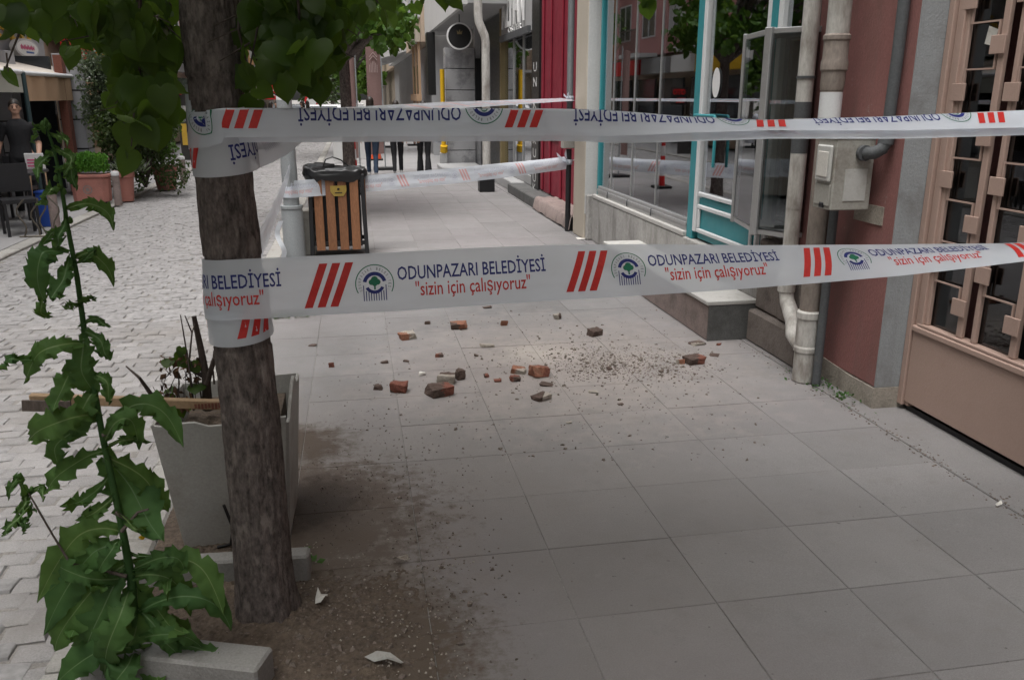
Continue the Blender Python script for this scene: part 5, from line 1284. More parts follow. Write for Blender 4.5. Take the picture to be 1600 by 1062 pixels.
# (3) tape from the pole to the downpipe beyond
def straight(A, B, n, zfn=None, nrm=(.3, -1, 0)):
    A = np.array(A); B = np.array(B); out = []
    for k in range(n):
        t = k/(n-1); p = A*(1-t)+B*t
        if zfn: p[2] = zfn(t)
        out.append((p, np.array(nrm)))
    return out
def loop_end(path, c, r, a0, a1, z, n=14):
    pre = [(np.array((c[0]+r*math.cos(lerp(a0, a1, k/n)), c[1]+r*math.sin(lerp(a0, a1, k/n)), z)), np.array((math.cos(lerp(a0, a1, k/n)), math.sin(lerp(a0, a1, k/n)), 0))) for k in range(n)]
    return pre+path
PX, PYY = -.695, 9.36
pA = straight((PX+.02, PYY-.088, .745), (2.655, 10.68, .88), 90, lambda t: .748-.10*t*(1-t)+.13*t, (.35, -1, 0))
pA = loop_end(pA, (PX, PYY), .088, R(110), R(275), .75)
t3 = tape('farther white barrier tape sagging from the grey pole to the dark downpipe', pA, lambda s, v: .1+1.0*smooth((s-2.3)/1.4)*abs(v-.5)*2*(1 if v > .5 else -.6), .02, seed=9, ripple=.006, pale=True)
# (4) tape from the linden's far side to the downpipe, mostly behind the upper one
pB = straight((TX+.075, TY+.03, 1.575), (2.665, 10.68, 1.66), 140, lambda t: np.interp(t, [0, .02, .05, .3, .6, 1], [1.575, 1.60, 1.638, 1.652, 1.655, 1.66]), (.95, -.3, 0))
tape('barrier tape running from behind the linden trunk to the knot high on the dark downpipe', pB, lambda s, v: .15+1.25*smooth((s+.02)/.32)+.15*(v-.5), .3, seed=12, ripple=.006, pale=True)
# (5) tape from the pole back to the linden
pC = straight((PX+.01, PYY-.09, .95), (TX-.01, TY+.10, 1.10), 60, lambda t: .95+.15*t-.16*t*(1-t), (-1, -.1, 0))
tape('slack barrier tape running from the grey pole back towards the linden trunk', pC, lambda s, v: .15, .1, seed=15, ripple=.008, pale=True)
def bow(x, y, z, label, s=1.):
    t = thing('tape_knot', (x, y, z), label, 'tape knot'); b = MB(); rr = random.Random(int(z*100))
    for k in range(3):
        a = [2.6, 1.9, .2][k]; L = [.16, .13, .07][k]*s
        b.grid(5, 6, lambda u, v: (x-.02+math.cos(a)*L*v+(u-.5)*.09*v*s*math.sin(a+1.2), y-.05-.03*math.sin(u*5+v*3), z+math.sin(a)*L*v+(u-.5)*.09*v*s))
    b.build('loose_ends', mm['tape_film'], t, smooth=180, recalc=False)
    MB().lathe([(.045, z-.03), (.052, z-.01), (.052, z+.02), (.045, z+.035)], (x, y), 12).build('knot', mm['tape_film'], t, smooth=60)
bow(2.69, 10.72, .885, 'white bow of knotted tape on the lower part of the dark downpipe'); bow(2.69, 10.72, 1.665, 'small white tape knot high on the dark downpipe', .5)
b = MB(); b.grid(3, 16, lambda u, v: (PX-.15+.05*u+.03*math.sin(v*7), PYY-.2+.02*math.cos(v*9)+.02*u, .02+.42*v)); hang = tag(b.build('tape_remnant', mm['tape_film'], smooth=180, recalc=False), 'loose strip of tape hanging at the foot of the pole on the kerb side', 'tape strip')

# ================================================================== pole, bin, street signs
po = thing('lamp_pole', (PX, PYY, 0), 'grey steel pole with a thicker sleeve at its foot between road and bin', 'pole')
MB().lathe([(.115, 0), (.113, .52), (.110, .54), (.09, .55)], (PX, PYY), 24).build('sleeve', mm['steel_pole'], po, smooth=40)
MB().lathe([(.118, .545), (.118, .575), (.085, .58)], (PX, PYY), 24).build('collar', mm['steel_pole'], po, smooth=40)
MB().lathe([(.084, .58), (.076, 2), (.06, 6)], (PX, PYY), 24).build('shaft', mm['steel_pole'], po, smooth=40)
MB().lathe([(.079, 1.66), (.079, 1.80)], (PX, PYY), 20).build('white_sticker', mm['sign_white'], po, smooth=40)
b = MB()
for dx in (-.035, .02): b.box(PX+dx, PX+dx+.018, PYY-.0795, PYY-.0755, 1.70, 1.735)
b.build('sticker_print', mm['print_blue'], po)
bx, by = -.215, 9.62
bi = thing('litter_bin', (bx, by, 0), 'square litter bin of brown wooden slats in a black frame with a black bag', 'litter bin')
for sx in (-1, 1):
    for sy in (-1, 1): MB().obox((bx+sx*.285, by+sy*.2, .45), (.045, .045, .88), Matrix.Rotation(R(-1.5)*sx, 3, 'Y')).build('corner_post', mm['black_metal'], bi, bev=.004)
for z in (.12, .83): MB().box(bx-.30, bx+.30, by-.205, by-.185, z, z+.045).build('cross_rail', mm['black_metal'], bi); MB().box(bx-.30, bx+.30, by+.185, by+.205, z, z+.045).build('cross_rail', mm['black_metal'], bi)
for k in range(4):
    MB().box(bx-.245+k*.128, bx-.245+k*.128+.092, by-.228, by-.207, .07, .87).build('slat', mm['slat_wood'], bi, bev=.004)
    MB().box(bx-.245+k*.128, bx-.245+k*.128+.092, by+.207, by+.228, .07, .87).build('slat', mm['slat_wood'], bi, bev=.004)
for sx in (-1, 1):
    for k in range(3): MB().box(bx+sx*.30-.01, bx+sx*.30+.01, by-.15+k*.11, by-.07+k*.11, .07, .87).build('slat', mm['slat_wood'], bi, bev=.004)
MB().box(bx-.25, bx+.25, by-.16, by+.16, .10, .84).build('liner', mm['near_black'], bi)
b = MB(); b.prism([(-.085, 0), (.085, 0), (.085, -.06), (.05, -.11), (-.05, -.11), (-.085, -.06)], lambda u, v: (bx+.02+u, by-.236, .77+v), lambda u, v: (bx+.02+u, by-.229, .77+v)); b.build('plaque', mm['brass'], bi)
b = MB(); b.box(bx-.02, bx+.06, by-.2385, by-.2365, .69, .70); b.lathe([(.001, .722), (.013, .728), (.013, .742), (.001, .748)], (bx+.02, by-.237), 8); b.build('plaque_mark', mm['near_black'], bi)
def bagfn(u, v):
    a = 2*PI*u; r = np.interp(v, [0, .25, .5, .75, 1], [.99, 1.07, 1.04, .8, 0]); z = np.interp(v, [0, .25, .5, .75, 1], [.81, .86, .925, .945, .945])
    n = noise.noise(Vector((math.cos(a)*2.5, math.sin(a)*2.5, v*2)))+.8*abs(noise.noise(Vector((math.cos(a)*7, math.sin(a)*7, v*5))))
    c, s = math.cos(a), math.sin(a); e = .55
    x = math.copysign(abs(c)**e, c)*.325*r*(1+.04*n); y = math.copysign(abs(s)**e, s)*.245*r*(1+.05*n)
    return (bx-.01+x, by+y, z+.03*n+.02*(math.cos(a) < -.6))
MB().grid(97, 24, bagfn).build('bag', mm['black_bag'], bi, smooth=60)
MB().tube([(bx-.13, by-.1, .97), (bx-.10, by-.1, 1.04), (bx-.03, by-.08, 1.065), (bx+.06, by-.06, 1.03), (bx+.14, by-.02, .96)], .008, 6).build('bag_tie', mm['black_bag'], bi, smooth=60)
tag(MB().box(-.62, -.48, 9.5, 9.75, .003, .50).build('cabinet', mm['box_grey'], bev=.01), 'small grey cabinet standing between the pole sleeve and the slatted bin', 'cabinet')
def signpost(name, px, py, Y, w_, h_, label, cat='sign', col='sign_red'):
    P = atY(px, py, Y); t = thing(name, (P.x, Y, -.07), label, cat)
    MB().tube([(P.x, Y+.05, -.07), (P.x, Y+.05, P.z+h_/2)], .03, 8).build('post', mm['steel_pole'], t, smooth=50)
    MB().box(P.x-w_/2, P.x+w_/2, Y-.02, Y+.015, P.z-h_/2, P.z+h_/2).build('plate', mm[col], t, bev=.01); return t, P
t, P = signpost('parking_sign', 424, 139, 42, .68, .95, 'red parking sign with a white letter P and an arrow up the street')
b = MB(); text_on(b, 'P', (P.x-.17, 41.97, P.z+.02), (1, 0, 0), (0, 0, 1), .34, .40, 0, .04); b.build('letter', mm['sign_white'], t)
b = MB(); b.box(P.x-.28, P.x+.28, 41.97, 41.978, P.z-.10, P.z-.04); b.box(P.x-.08, P.x+.22, 41.97, 41.978, P.z-.30, P.z-.24); b.add([(P.x-.24, 41.972, P.z-.27), (P.x-.06, 41.972, P.z-.36), (P.x-.06, 41.972, P.z-.18)], [(0, 1, 2)]); b.build('arrow', mm['sign_white'], t)
P = atY(276, 150, 29); t = thing('red_lettering_sign', (P.x, 29, P.z), 'red raised lettering sign above the pavement by the pink house', 'sign')
b = MB(); text_on(b, 'OTO', (P.x-.24, 28.95, P.z+.03), (1, 0, 0), (0, 0, 1), .46, .20, .03, .06); text_on(b, 'YIK', (P.x-.26, 28.95, P.z-.24), (1, 0, 0), (0, 0, 1), .36, .18, .03, .06); b.build('letters', mm['sign_red'], t)
MB().box(P.x-.34, P.x+.26, 29.0, 29.04, P.z-.30, P.z+.28).build('frame', mm['dark_room'], t); MB().tube([(P.x-.3, 29.06, -.07), (P.x-.3, 29.06, P.z+.2)], .04, 8).build('post', mm['iron'], t)
t, P = signpost('round_road_sign', 487, 158, 46, .02, .02, 'small round white road sign with a red ring far up the street')
for r, yy, m_ in ((.36, 45.94, 'sign_red'), (.25, 45.92, 'sign_white')):
    b = MB(); b.prism([(r*math.cos(2*PI*k/20), r*math.sin(2*PI*k/20)) for k in range(20)], lambda u, v: (P.x+u, yy, P.z+v), lambda u, v: (P.x+u, yy+.015, P.z+v)); b.build('ring' if r > .3 else 'face', mm[m_], t)
def banner(px, Y, w_, z0, z1, label, txt=None):
    P = atY(px, 120, Y); t = thing('banner_flag', (P.x, Y, 0), label, 'banner')
    MB().grid(8, 14, lambda u, v: (P.x-w_/2+w_*u, Y+.03*math.sin(u*5+v*2), z0+(z1-z0)*v+.03*u)).build('cloth', mm['banner_brown'], t, smooth=60)
    MB().tube([(P.x+w_/2+.02, Y+.02, .04), (P.x+w_/2+.02, Y+.02, z1+.1)], .015, 6).build('pole', mm['steel_pole'], t)
    MB().box(P.x-.1, P.x+.4, Y-.2, Y+.25, 0, .05).build('base', mm['near_black'], t)
    if txt:
        b = MB(); text_on(b, txt, (P.x+.07, Y-.05, z0+.25), (0, 0, 1), (-1, 0, 0), .62, .15)
        for k in range(6):
            x = P.x-.085+k*.034; b.box(x-.005, x+.005, Y-.052, Y-.049, 2.22, 2.48-.035*abs(k-2.5))
        for s in (-1, 1):
            for q in (0, .07): b.bar((P.x, Y-.05, 2.66-q), (P.x+s*.09, Y-.05, 2.56-q), .012)
        b.build('print', mm['banner_print'], t)
banner(584, 20.8, .33, .35, 2.78, 'brown vertical banner flag with CITY printed up it beside the pavement', 'CITY')
banner(548, 18.0, .16, .45, 2.6, 'second brown banner seen edge-on behind the street tree')
def cone(px, Y, h, label, lean=0, m_='red_paint'):
    P = atY(px, 240, Y); t = thing('traffic_post', (P.x, Y, 0), label, 'traffic post'); x = P.x
    MB().box(x-.16, x+.16, Y-.16, Y+.16, 0.001, .05).build('foot', mm['rubber'], t, bev=.01)
    zs = [.05, .25, .45, .62, .78, .92]
    for k in range(5): MB().lathe([(.062-.006*k, .05+(h-.05)*k/5), (.056-.006*k, .05+(h-.05)*(k+1)/5)], (x, Y), 14).build('red_band' if k % 2 == 0 else 'white_band', mm[m_ if k % 2 == 0 else 'white_plastic'], t, smooth=40)
    return t
cone(553, 15.6, .98, 'red and white striped traffic post just beyond the bin'); 
P = atY(588, 252, 24); t = thing('traffic_cone', (P.x, 24, 0), 'orange traffic cone with a white collar seen between the walking legs', 'traffic cone')
MB().box(P.x-.18, P.x+.18, 23.82, 24.18, 0.001, .04).build('foot', mm['rubber'], t); MB().lathe([(.15, .04), (.09, .38)], (P.x, 24), 14).build('body', mm['orange_paint'], t, smooth=40)
MB().lathe([(.09, .38), (.066, .52)], (P.x, 24), 14).build('white_collar', mm['white_plastic'], t, smooth=40); MB().lathe([(.066, .52), (.03, .72), (.001, .73)], (P.x, 24), 14).build('tip', mm['orange_paint'], t, smooth=40)
P = atY(540, 230, 23); tag(MB().box(P.x-.32, P.x+.32, 23, 23.06, .05, .75).build('barrier_board', mm['slab_white'], bev=.01), 'pale barrier board standing behind the second tree trunk', 'barrier')
P = atY(562, 215, 24.5); tag(MB().box(P.x-.15, P.x+.15, 24.5, 24.8, 0, 1.5).build('sign_pillar', mm['slab_white'], bev=.01), 'white pillar-shaped sign stand right of the second tree trunk', 'sign')
for k, (px, Y) in enumerate(((600, 30), (648, 31))):
    P = atY(px, 230, Y); t = thing('cafe_table', (P.x, Y, 0), ['small dark cafe table between the walking people', 'small dark cafe table by the right wall beyond the people'][k], 'table')
    MB().box(P.x-.4, P.x+.4, Y-.4, Y+.4, .72, .76).build('top', mm['iron'], t); MB().tube([(P.x, Y, .05), (P.x, Y, .72)], .04, 8).build('leg', mm['black_metal'], t); MB().box(P.x-.25, P.x+.25, Y-.25, Y+.25, 0.001, .05).build('foot', mm['black_metal'], t)
# cafe furniture on the left
x = atY(8, 260, 12.9).x
t = thing('cafe_table', (x, 12.9, -.07), 'dark cafe table in the shade of the awning at the left edge', 'table')
MB().box(x-.45, x+.42, 12.55, 13.3, .66, .70).build('top', mm['black_metal'], t, bev=.01)
for sx in (-.38, .36):
    for sy in (-.28, .32): MB().box(x+sx-.02, x+sx+.02, 12.9+sy-.02, 12.9+sy+.02, -.07, .66).build('leg', mm['black_metal'], t)
def chair(x, y, rz, label):
    t = thing('cafe_chair', (x, y, -.07), label, 'chair', 'dark chairs at the cafe table'); rot = Matrix.Rotation(rz, 3, 'Z'); o = Vector((x, y, 0))
    f = lambda a, s_, nm: MB().obox(o+rot @ Vector(a), s_, rot).build(nm, mm['black_metal'], t)
    f((0, 0, .38), (.42, .42, .05), 'seat'); f((0, .2, .66), (.4, .04, .36), 'backrest')
    for sx in (-.18, .18):
        for sy in (-.18, .18): f((sx, sy, .15), (.035, .035, .44), 'leg')
chair(atY(28, 290, 12.3).x, 12.2, .5, 'dark cafe chair nearest the iron stand'); chair(x-.2, 13.75, 0, 'dark cafe chair behind the cafe table')
x = atY(57, 320, 11.9).x
t = thing('iron_stand', (x, 11.9, -.07), 'wrought iron flower stand with wavy legs on the cafe forecourt', 'stand')
for k in range(4):
    xx = x-.18+k*.125
    MB().tube([(xx+.06*math.sin(v*.9+k)*(.5+v*.08)-.02, 11.9+.1*(k % 2), -.06+.06*v) for v in range(9)], .011, 6).build('scroll_leg', mm['iron'], t, smooth=60)
MB().tube([(x-.26, 11.9, -.06), (x+.3, 11.9, -.06)], .012, 6).build('base_bar', mm['iron'], t)
x = atY(71, 320, 12.9).x
t = thing('blue_bin', (x, 12.9, -.07), 'blue plastic bin standing beside the dark bollard', 'bin')
b = MB(); b.prism([(-.09, -.09), (.09, -.09), (.09, .09), (-.09, .09)], lambda u, v: (x+u*.85, 12.9+v*.85, -.07), lambda u, v: (x+u, 12.9+v, .40)); b.build('body', mm['blue_plastic'], t, bev=.01); MB().box(x-.1, x+.1, 12.8, 13.0, .402, .43).build('rim', mm['blue_plastic'], t, bev=.005)
x = atY(55, 255, 13.4).x
t = thing('menu_board', (x, 13.4, -.07), 'white menu board with pink lines on a small wooden easel', 'sign')
MB().obox((x, 13.4, .80), (.25, .02, .22), Matrix.Rotation(.15, 3, 'X')).build('board', mm['sign_white'], t)
b = MB()
for k in range(4): b.obox((x+random.uniform(-.01, .01), 13.384-.007*k+.0, .86-.042*k), (.18, .006, .02), Matrix.Rotation(.15, 3, 'X'))
b.build('lines', mm['sign_pink'], t)
for sx in (-.1, .1): MB().bar((x+sx*1.2, 13.35, -.07), (x+sx, 13.45, .78), .022).build('easel_leg', mm['awning_tan'], t)
P = atY(296, 222, 26); t = thing('pavement_sign', (P.x, 26, -.07), 'yellow sandwich board in a dark frame far along the left pavement', 'sign')
MB().box(P.x-.24, P.x+.3, 26, 26.05, -.07, 1.0).build('frame', mm['dark_room'], t); MB().box(P.x-.18, P.x+.24, 25.985, 25.998, .35, .94).build('face', mm['gold_letter'], t)

# ================================================================== people
def person(label, loc, rz, hgt, pose, cols, hairlen, seed=0, flare=False, group=None):
    """cols: (top, trousers, shoes, sleeves_skin) one continuous remeshed body, hair as child"""
    k = hgt/1.75; b = MB()
    V_ = lambda x, y, z: Vector((x*k, y*k, z*k))
    def ell(c, r, n=14):
        vs = []; fs = []; m = 9
        for i in range(m+1):
            a = PI*i/m
            for j in range(n): q = 2*PI*j/n; vs.append(V_(c[0]+r[0]*math.sin(a)*math.cos(q), c[1]+r[1]*math.sin(a)*math.sin(q), c[2]+r[2]*math.cos(a)))
        fs = [(i*n+j, i*n+(j+1) % n, (i+1)*n+(j+1) % n, (i+1)*n+j) for i in range(m) for j in range(n)]; b.add(vs, fs)
    def limb(pts, rad): b.tube([V_(*p) for p in pts], [r*k for r in rad], 12); [ell(p, (r,)*3, 10) for p, r in zip(pts, rad)]
    sh = pose.get('puff', 0)
    # torso, neck, head
    zz = [.84, .90, .98, 1.08, 1.20, 1.32, 1.38, 1.43, 1.47]; rxs = [.13, .165, .155, .142+sh, .152+sh, .172+sh, .17+sh*.6, .135, .07]; rys = [.10, .125, .115, .10+sh, .108+sh, .112+sh, .10+sh*.6, .08, .055]
    nz = 26; vs = []
    for q in range(nz):
        z = lerp(.84, 1.47, q/(nz-1)); rx, ry = np.interp(z, zz, rxs), np.interp(z, zz, rys)
        rx += sh*.35*abs(math.sin(z*24)); ry += sh*.35*abs(math.sin(z*24))
        vs += [V_(rx*math.copysign(abs(math.cos(2*PI*k_/20))**.85, math.cos(2*PI*k_/20)), ry*math.sin(2*PI*k_/20), z) for k_ in range(20)]
    b.add(vs, [(q*20+k_, q*20+(k_+1) % 20, (q+1)*20+(k_+1) % 20, (q+1)*20+k_) for q in range(nz-1) for k_ in range(20)]+[tuple(range(19, -1, -1)), tuple((nz-1)*20+k_ for k_ in range(20))])
    limb([(0, -.005, 1.40), (0, .01, 1.53)], [.062, .052])
    ell((0, .015, 1.635), (.075, .092, .112)); ell((0, .04, 1.575), (.055, .062, .055)); ell((0, .108, 1.615), (.014, .018, .022), 8)
    for s in (-1, 1): ell((s*.078, .0, 1.625), (.012, .022, .03), 8)
    ell((0, .088, 1.575), (.024, .014, .008), 8)
    for s, nm in ((-1, 'L'), (1, 'R')):
        hp, kn, an, toe = pose['leg'+nm]
        wl = (.088, .066, .048) if not flare else (.086, .068, .085)
        limb([hp, kn], [.092, .064]); limb([kn, an], [.062, wl[2]])
        d = Vector(toe)-Vector(an); limb([(an[0], an[1]-.02, an[2]-.035), toe], [.042, .036])
        S, E, H = pose['arm'+nm]
        limb([S, E], [.056+sh*.6, .044+sh*.6]); limb([E, H], [.042+sh*.5, .03])
        hd = (Vector(H)-Vector(E)).normalized(); c = Vector(H)+hd*.05; ell(tuple(c), (.026, .038, .045), 8)
        sd_ = Vector((0, 1, 0)); 
        for f in range(4):
            a0 = c+sd_*(-.027+.018*f)+hd*.03; L = (.05, .062, .068, .056)[3-f]*.9
            b.tube([V_(*a0), V_(*(a0+hd*L*.55)), V_(*(a0+hd*L+Vector((-s*.018, 0, 0))))], [.0098*k, .0092*k, .008*k], 7)
        a0 = c+sd_*.03; b.tube([V_(*a0), V_(*(a0+sd_*.022+hd*.025)), V_(*(a0+sd_*.03+hd*.052))], [.011*k, .010*k, .008*k], 7)
    me = bpy.data.meshes.new('src'); me.from_pydata([tuple(v) for v in b.v], [], b.f); ob = bpy.data.objects.new('src', me); COL.objects.link(ob)
    md = ob.modifiers.new('r', 'REMESH'); md.mode = 'VOXEL'; md.voxel_size = .0085; md.use_smooth_shade = True
    sm = ob.modifiers.new('s', 'SMOOTH'); sm.factor = .5; sm.iterations = 4
    dc_ = ob.modifiers.new('d', 'DECIMATE'); dc_.ratio = .3
    dg = bpy.context.evaluated_depsgraph_get(); m2 = bpy.data.meshes.new_from_object(ob.evaluated_get(dg)); bpy.data.objects.remove(ob); bpy.data.meshes.remove(me)
    m2.materials.clear(); m2.name = 'person'
    co = np.zeros(len(m2.vertices)*3); m2.vertices.foreach_get('co', co); co = co.reshape(-1, 3)/k
    # clothing folds
    for i, v in enumerate(m2.vertices):
        z = v.co.z/k
        if .1 < z < 1.45: v.co += v.normal*(.006*noise.noise(v.co*9+Vector((seed, 0, 0)))+.004*noise.noise(v.co*22+Vector((seed, 3, 0))))
    mi = []
    el = [(Vector(pose['armL'][1]), Vector(pose['armL'][2])), (Vector(pose['armR'][1]), Vector(pose['armR'][2]))]
    for p in m2.polygons:
        c = co[list(p.vertices)].mean(0); z = c[2]; cv = Vector(c); hand = any((cv-H).length < .16 and (cv-H).dot((H-E).normalized()) > -.01 for E, H in el)
        fore = cols[3] and any((cv-E).length+(cv-H).length < (E-H).length+.07 for E, H in el)
        if z > 1.475 or hand or fore: mi.append(3)
        elif z > pose.get('hem', .93): mi.append(0)
        elif z > .10: mi.append(1)
        else: mi.append(2)
    for c in cols[:3]: m2.materials.append(mm[c])
    m2.materials.append(mm['skin']); m2.polygons.foreach_set('material_index', mi); m2.polygons.foreach_set('use_smooth', [True]*len(mi))
    o = bpy.data.objects.new('person', m2); COL.objects.link(o); o.location = loc; o.rotation_euler = (0, 0, rz); tag(o, label, 'person', group); ORG[o.name] = Vector(loc)
    hb_ = MB(); n = 18
    for i in range(9):
        a = PI*.60*i/8
        for j in range(n):
            q = 2*PI*j/n; fr = max(0, math.sin(q))
            aa = a*(1-.38*fr); w_ = 1+.05*noise.noise(Vector((q*2, a*3, seed)))
            hb_.v.append(tuple(V_(.084*w_*math.sin(aa)*math.cos(q), .004+.102*w_*math.sin(aa)*math.sin(q), 1.645+.120*w_*math.cos(aa))))
    hb_.f = [(i*n+j, i*n+(j+1) % n, (i+1)*n+(j+1) % n, (i+1)*n+j) for i in range(8) for j in range(n)]
    if hairlen: 
        base = len(hb_.v)
        hb_.grid(8, 7, lambda u, v: tuple(V_(.085*math.sin((u-.5)*3.0)*(1+.1*v), -.02-.085*math.cos((u-.5)*3.0)-.03*v, 1.65-hairlen*v)))
        hb_.mi = []
    hb_.mi = [0]*len(hb_.f)
    me = bpy.data.meshes.new('hair'); me.from_pydata(hb_.v, [], hb_.f); me.polygons.foreach_set('use_smooth', [True]*len(hb_.f)); h = link_mesh('hair', me, mm['hair'], None); h.parent = o
    if cols[3]:   # face seen: eyes and brows
        for s in (-1, 1):
            e = MB(); e.lathe([(.001, -.008*k), (.009*k, -.003*k), (.009*k, .003*k), (.001, .008*k)], (s*.03*k, .098*k), 8); e.v = [(x, y, z+1.637*k) for x, y, z in e.v]
            eb = e.build('eye', mm['hair'], None); eb.parent = o
            e = MB(); e.obox((s*.031*k, .100*k, 1.658*k), (.036*k, .012*k, .008*k)); eb = e.build('eyebrow', mm['hair'], None); eb.parent = o
    return o
def stride(f, back, arm=.15, wide=.09):
    """f = +1 left leg forward"""
    A = lambda s: [(s*wide, 0, .92), (s*wide, .12, .50), (s*wide, .16, .085), (s*wide, .30, .035)]
    B = lambda s: [(s*wide, 0, .92), (s*(wide-.01), -.02, .48), (s*(wide-.01), -back, .13), (s*(wide-.01), -back+.08, .035)]
    arm_ = lambda s, d: [(s*.185, 0, 1.37), (s*.235, -.03+d*.10, 1.10), (s*.235, .05+d*.24, .88)]
    return {'legL': A(-1) if f > 0 else B(-1), 'legR': B(1) if f > 0 else A(1), 'armL': arm_(-1, -f*arm*4), 'armR': arm_(1, f*arm*4)}
P = g(583, 276); ps = stride(1, .20); ps['hem'] = .86; person('person walking away in a dark navy jacket and slim dark jeans, leftmost of three', (P.x, P.y, 0), -.05, 1.68, ps, ('cloth_navy', 'cloth_denim', 'shoe', 0), .28, 1)
P = g(622, 273); ps = stride(-1, .16); ps['hem'] = .84; ps['puff'] = .012; person('person walking away in a grey jacket and black trousers, middle of three', (P.x, P.y, 0), 0, 1.60, ps, ('cloth_grey', 'cloth_black', 'shoe', 0), .2, 2)
P = g(664, 274); ps = stride(1, .10); ps['hem'] = .84; ps['puff'] = .04; pw = person('person walking away in a pale puffy jacket and black flared trousers, rightmost of three', (P.x, P.y, 0), .03, 1.60, ps, ('cloth_pale', 'cloth_black', 'cloth_black', 0), .25, 3, True)
P2 = Vector((P.x+.27, P.y, 0)); t = tag(MB().lathe([(.001, .70), (.09, .71), (.11, .80), (.10, .92), (.07, .97), (.001, .98)], (P2.x, P2.y), 10).build('handbag', mm['cloth_pale'], smooth=50), 'pale bag at the side of the person in the puffy jacket', 'bag')
P = atY(46, 317, 14.0)
ps = {'legL': [(-.09, 0, .92), (-.10, .02, .5), (-.10, 0, .085), (-.12, .13, .035)], 'legR': [(.09, 0, .92), (.11, .03, .5), (.12, .0, .085), (.15, .13, .035)],
      'armL': [(-.185, 0, 1.37), (-.25, -.02, 1.10), (-.22, .14, .93)], 'armR': [(.185, 0, 1.37), (.27, .0, 1.12), (.33, .10, .90)], 'hem': .95}
person('dark haired person in a black T-shirt standing under the cafe awning', (P.x, 14.0, -.07), PI+.35, 1.72, ps, ('cloth_black', 'cloth_black', 'shoe', 1), 0, 4)
src = pw
for k, (px, py, Y, rz, top, lab) in enumerate(((418, 232, 27.5, .4, 'cloth_black', 'person in black far up the road, nearest to the trunk'), (428, 230, 29, -.5, 'cloth_navy', 'person in dark blue far up the road, second from the trunk'), (437, 228, 30, 2.8, 'cloth_black', 'person in black far up the road beside the one in a white top'), (444, 226, 32, 3.3, 'cloth_pale', 'person in a white top far up the road, left of the pole'), (476, 219, 34, 1.2, 'cloth_black', 'person in black far up the road just right of the pole'), (484, 219, 35, .3, 'cloth_grey', 'person in grey far up the road right of the pole'))):
    P = g(px, py, -.1); c = dup(src); c.location = (P.x, P.y, -.1); c.rotation_euler = (0, 0, rz); c['label'] = lab
    c.material_slots[0].link = 'OBJECT'; c.material_slots[0].material = mm[top]
# parked car far up the road
def car(px, py, paint, label):
    P = g(px, py, -.1); x, y = P.x, P.y; t = thing('parked_car', (x, y, -.1), label, 'car')
    prof = [(-2.0, .28), (-2.05, .6), (-1.95, .85), (-1.2, .95), (-.6, 1.38), (.9, 1.42), (1.6, .98), (2.0, .9), (2.05, .5), (2.0, .28)]
    b = MB(); b.prism(prof, lambda u, v: (x-.85, y+2+u, v-.1), lambda u, v: (x+.85, y+2+u, v-.1)); b.build('body', mm[paint], t, bev=.08, smooth=40)
    MB().add([(x-.68, y+.73, .88), (x+.68, y+.73, .88), (x+.6, y+1.32, 1.25), (x-.6, y+1.32, 1.25)], [(0, 1, 2, 3)]).build('rear_window', mm['window_dark'], t)
    for s in (-1, 1):
        MB().add([(x+s*.856, y+1.0, .88), (x+s*.856, y+3.2, .88), (x+s*.856, y+2.8, 1.26), (x+s*.856, y+1.5, 1.26)], [(0, 1, 2, 3)]).build('side_window', mm['window_dark'], t)
        MB().box(x+s*.7-.12, x+s*.7+.12, y-.06, y+.02, .55, .72).build('tail_light', mm['lamp_red'], t)
        for yy in (.7, 3.3):
            MB().tube([(x+s*.72, y+yy, .2), (x+s*.88, y+yy, .2)], .3, 16).build('wheel', mm['rubber'], t)
    MB().box(x-.25, x+.25, y-.065, y-.03, .42, .53).build('number_plate', mm['sign_white'], t)
car(507, 216, 'car_white', 'white car parked far up the road right of the pole'); car(452, 214, 'car_grey', 'dark grey car parked far up the road behind the pole')
P = g(407, 234, -.1); t = thing('flower_tub', (P.x, P.y, -.1), 'low dark tub with pink and white flowers on the far road edge', 'planter')
MB().box(P.x-.3, P.x+.2, P.y, P.y+.4, -.1, .06).build('tub', mm['near_black'], t, bev=.02)
it = [((P.x+random.uniform(-.12, .2), P.y+random.uniform(0, .3), .1+random.random()*.18), rdir(.5), rdir(.5), .09) for _ in range(70)]; crown(t, it, mm['sign_pink'], SV, SF, 'flowers')

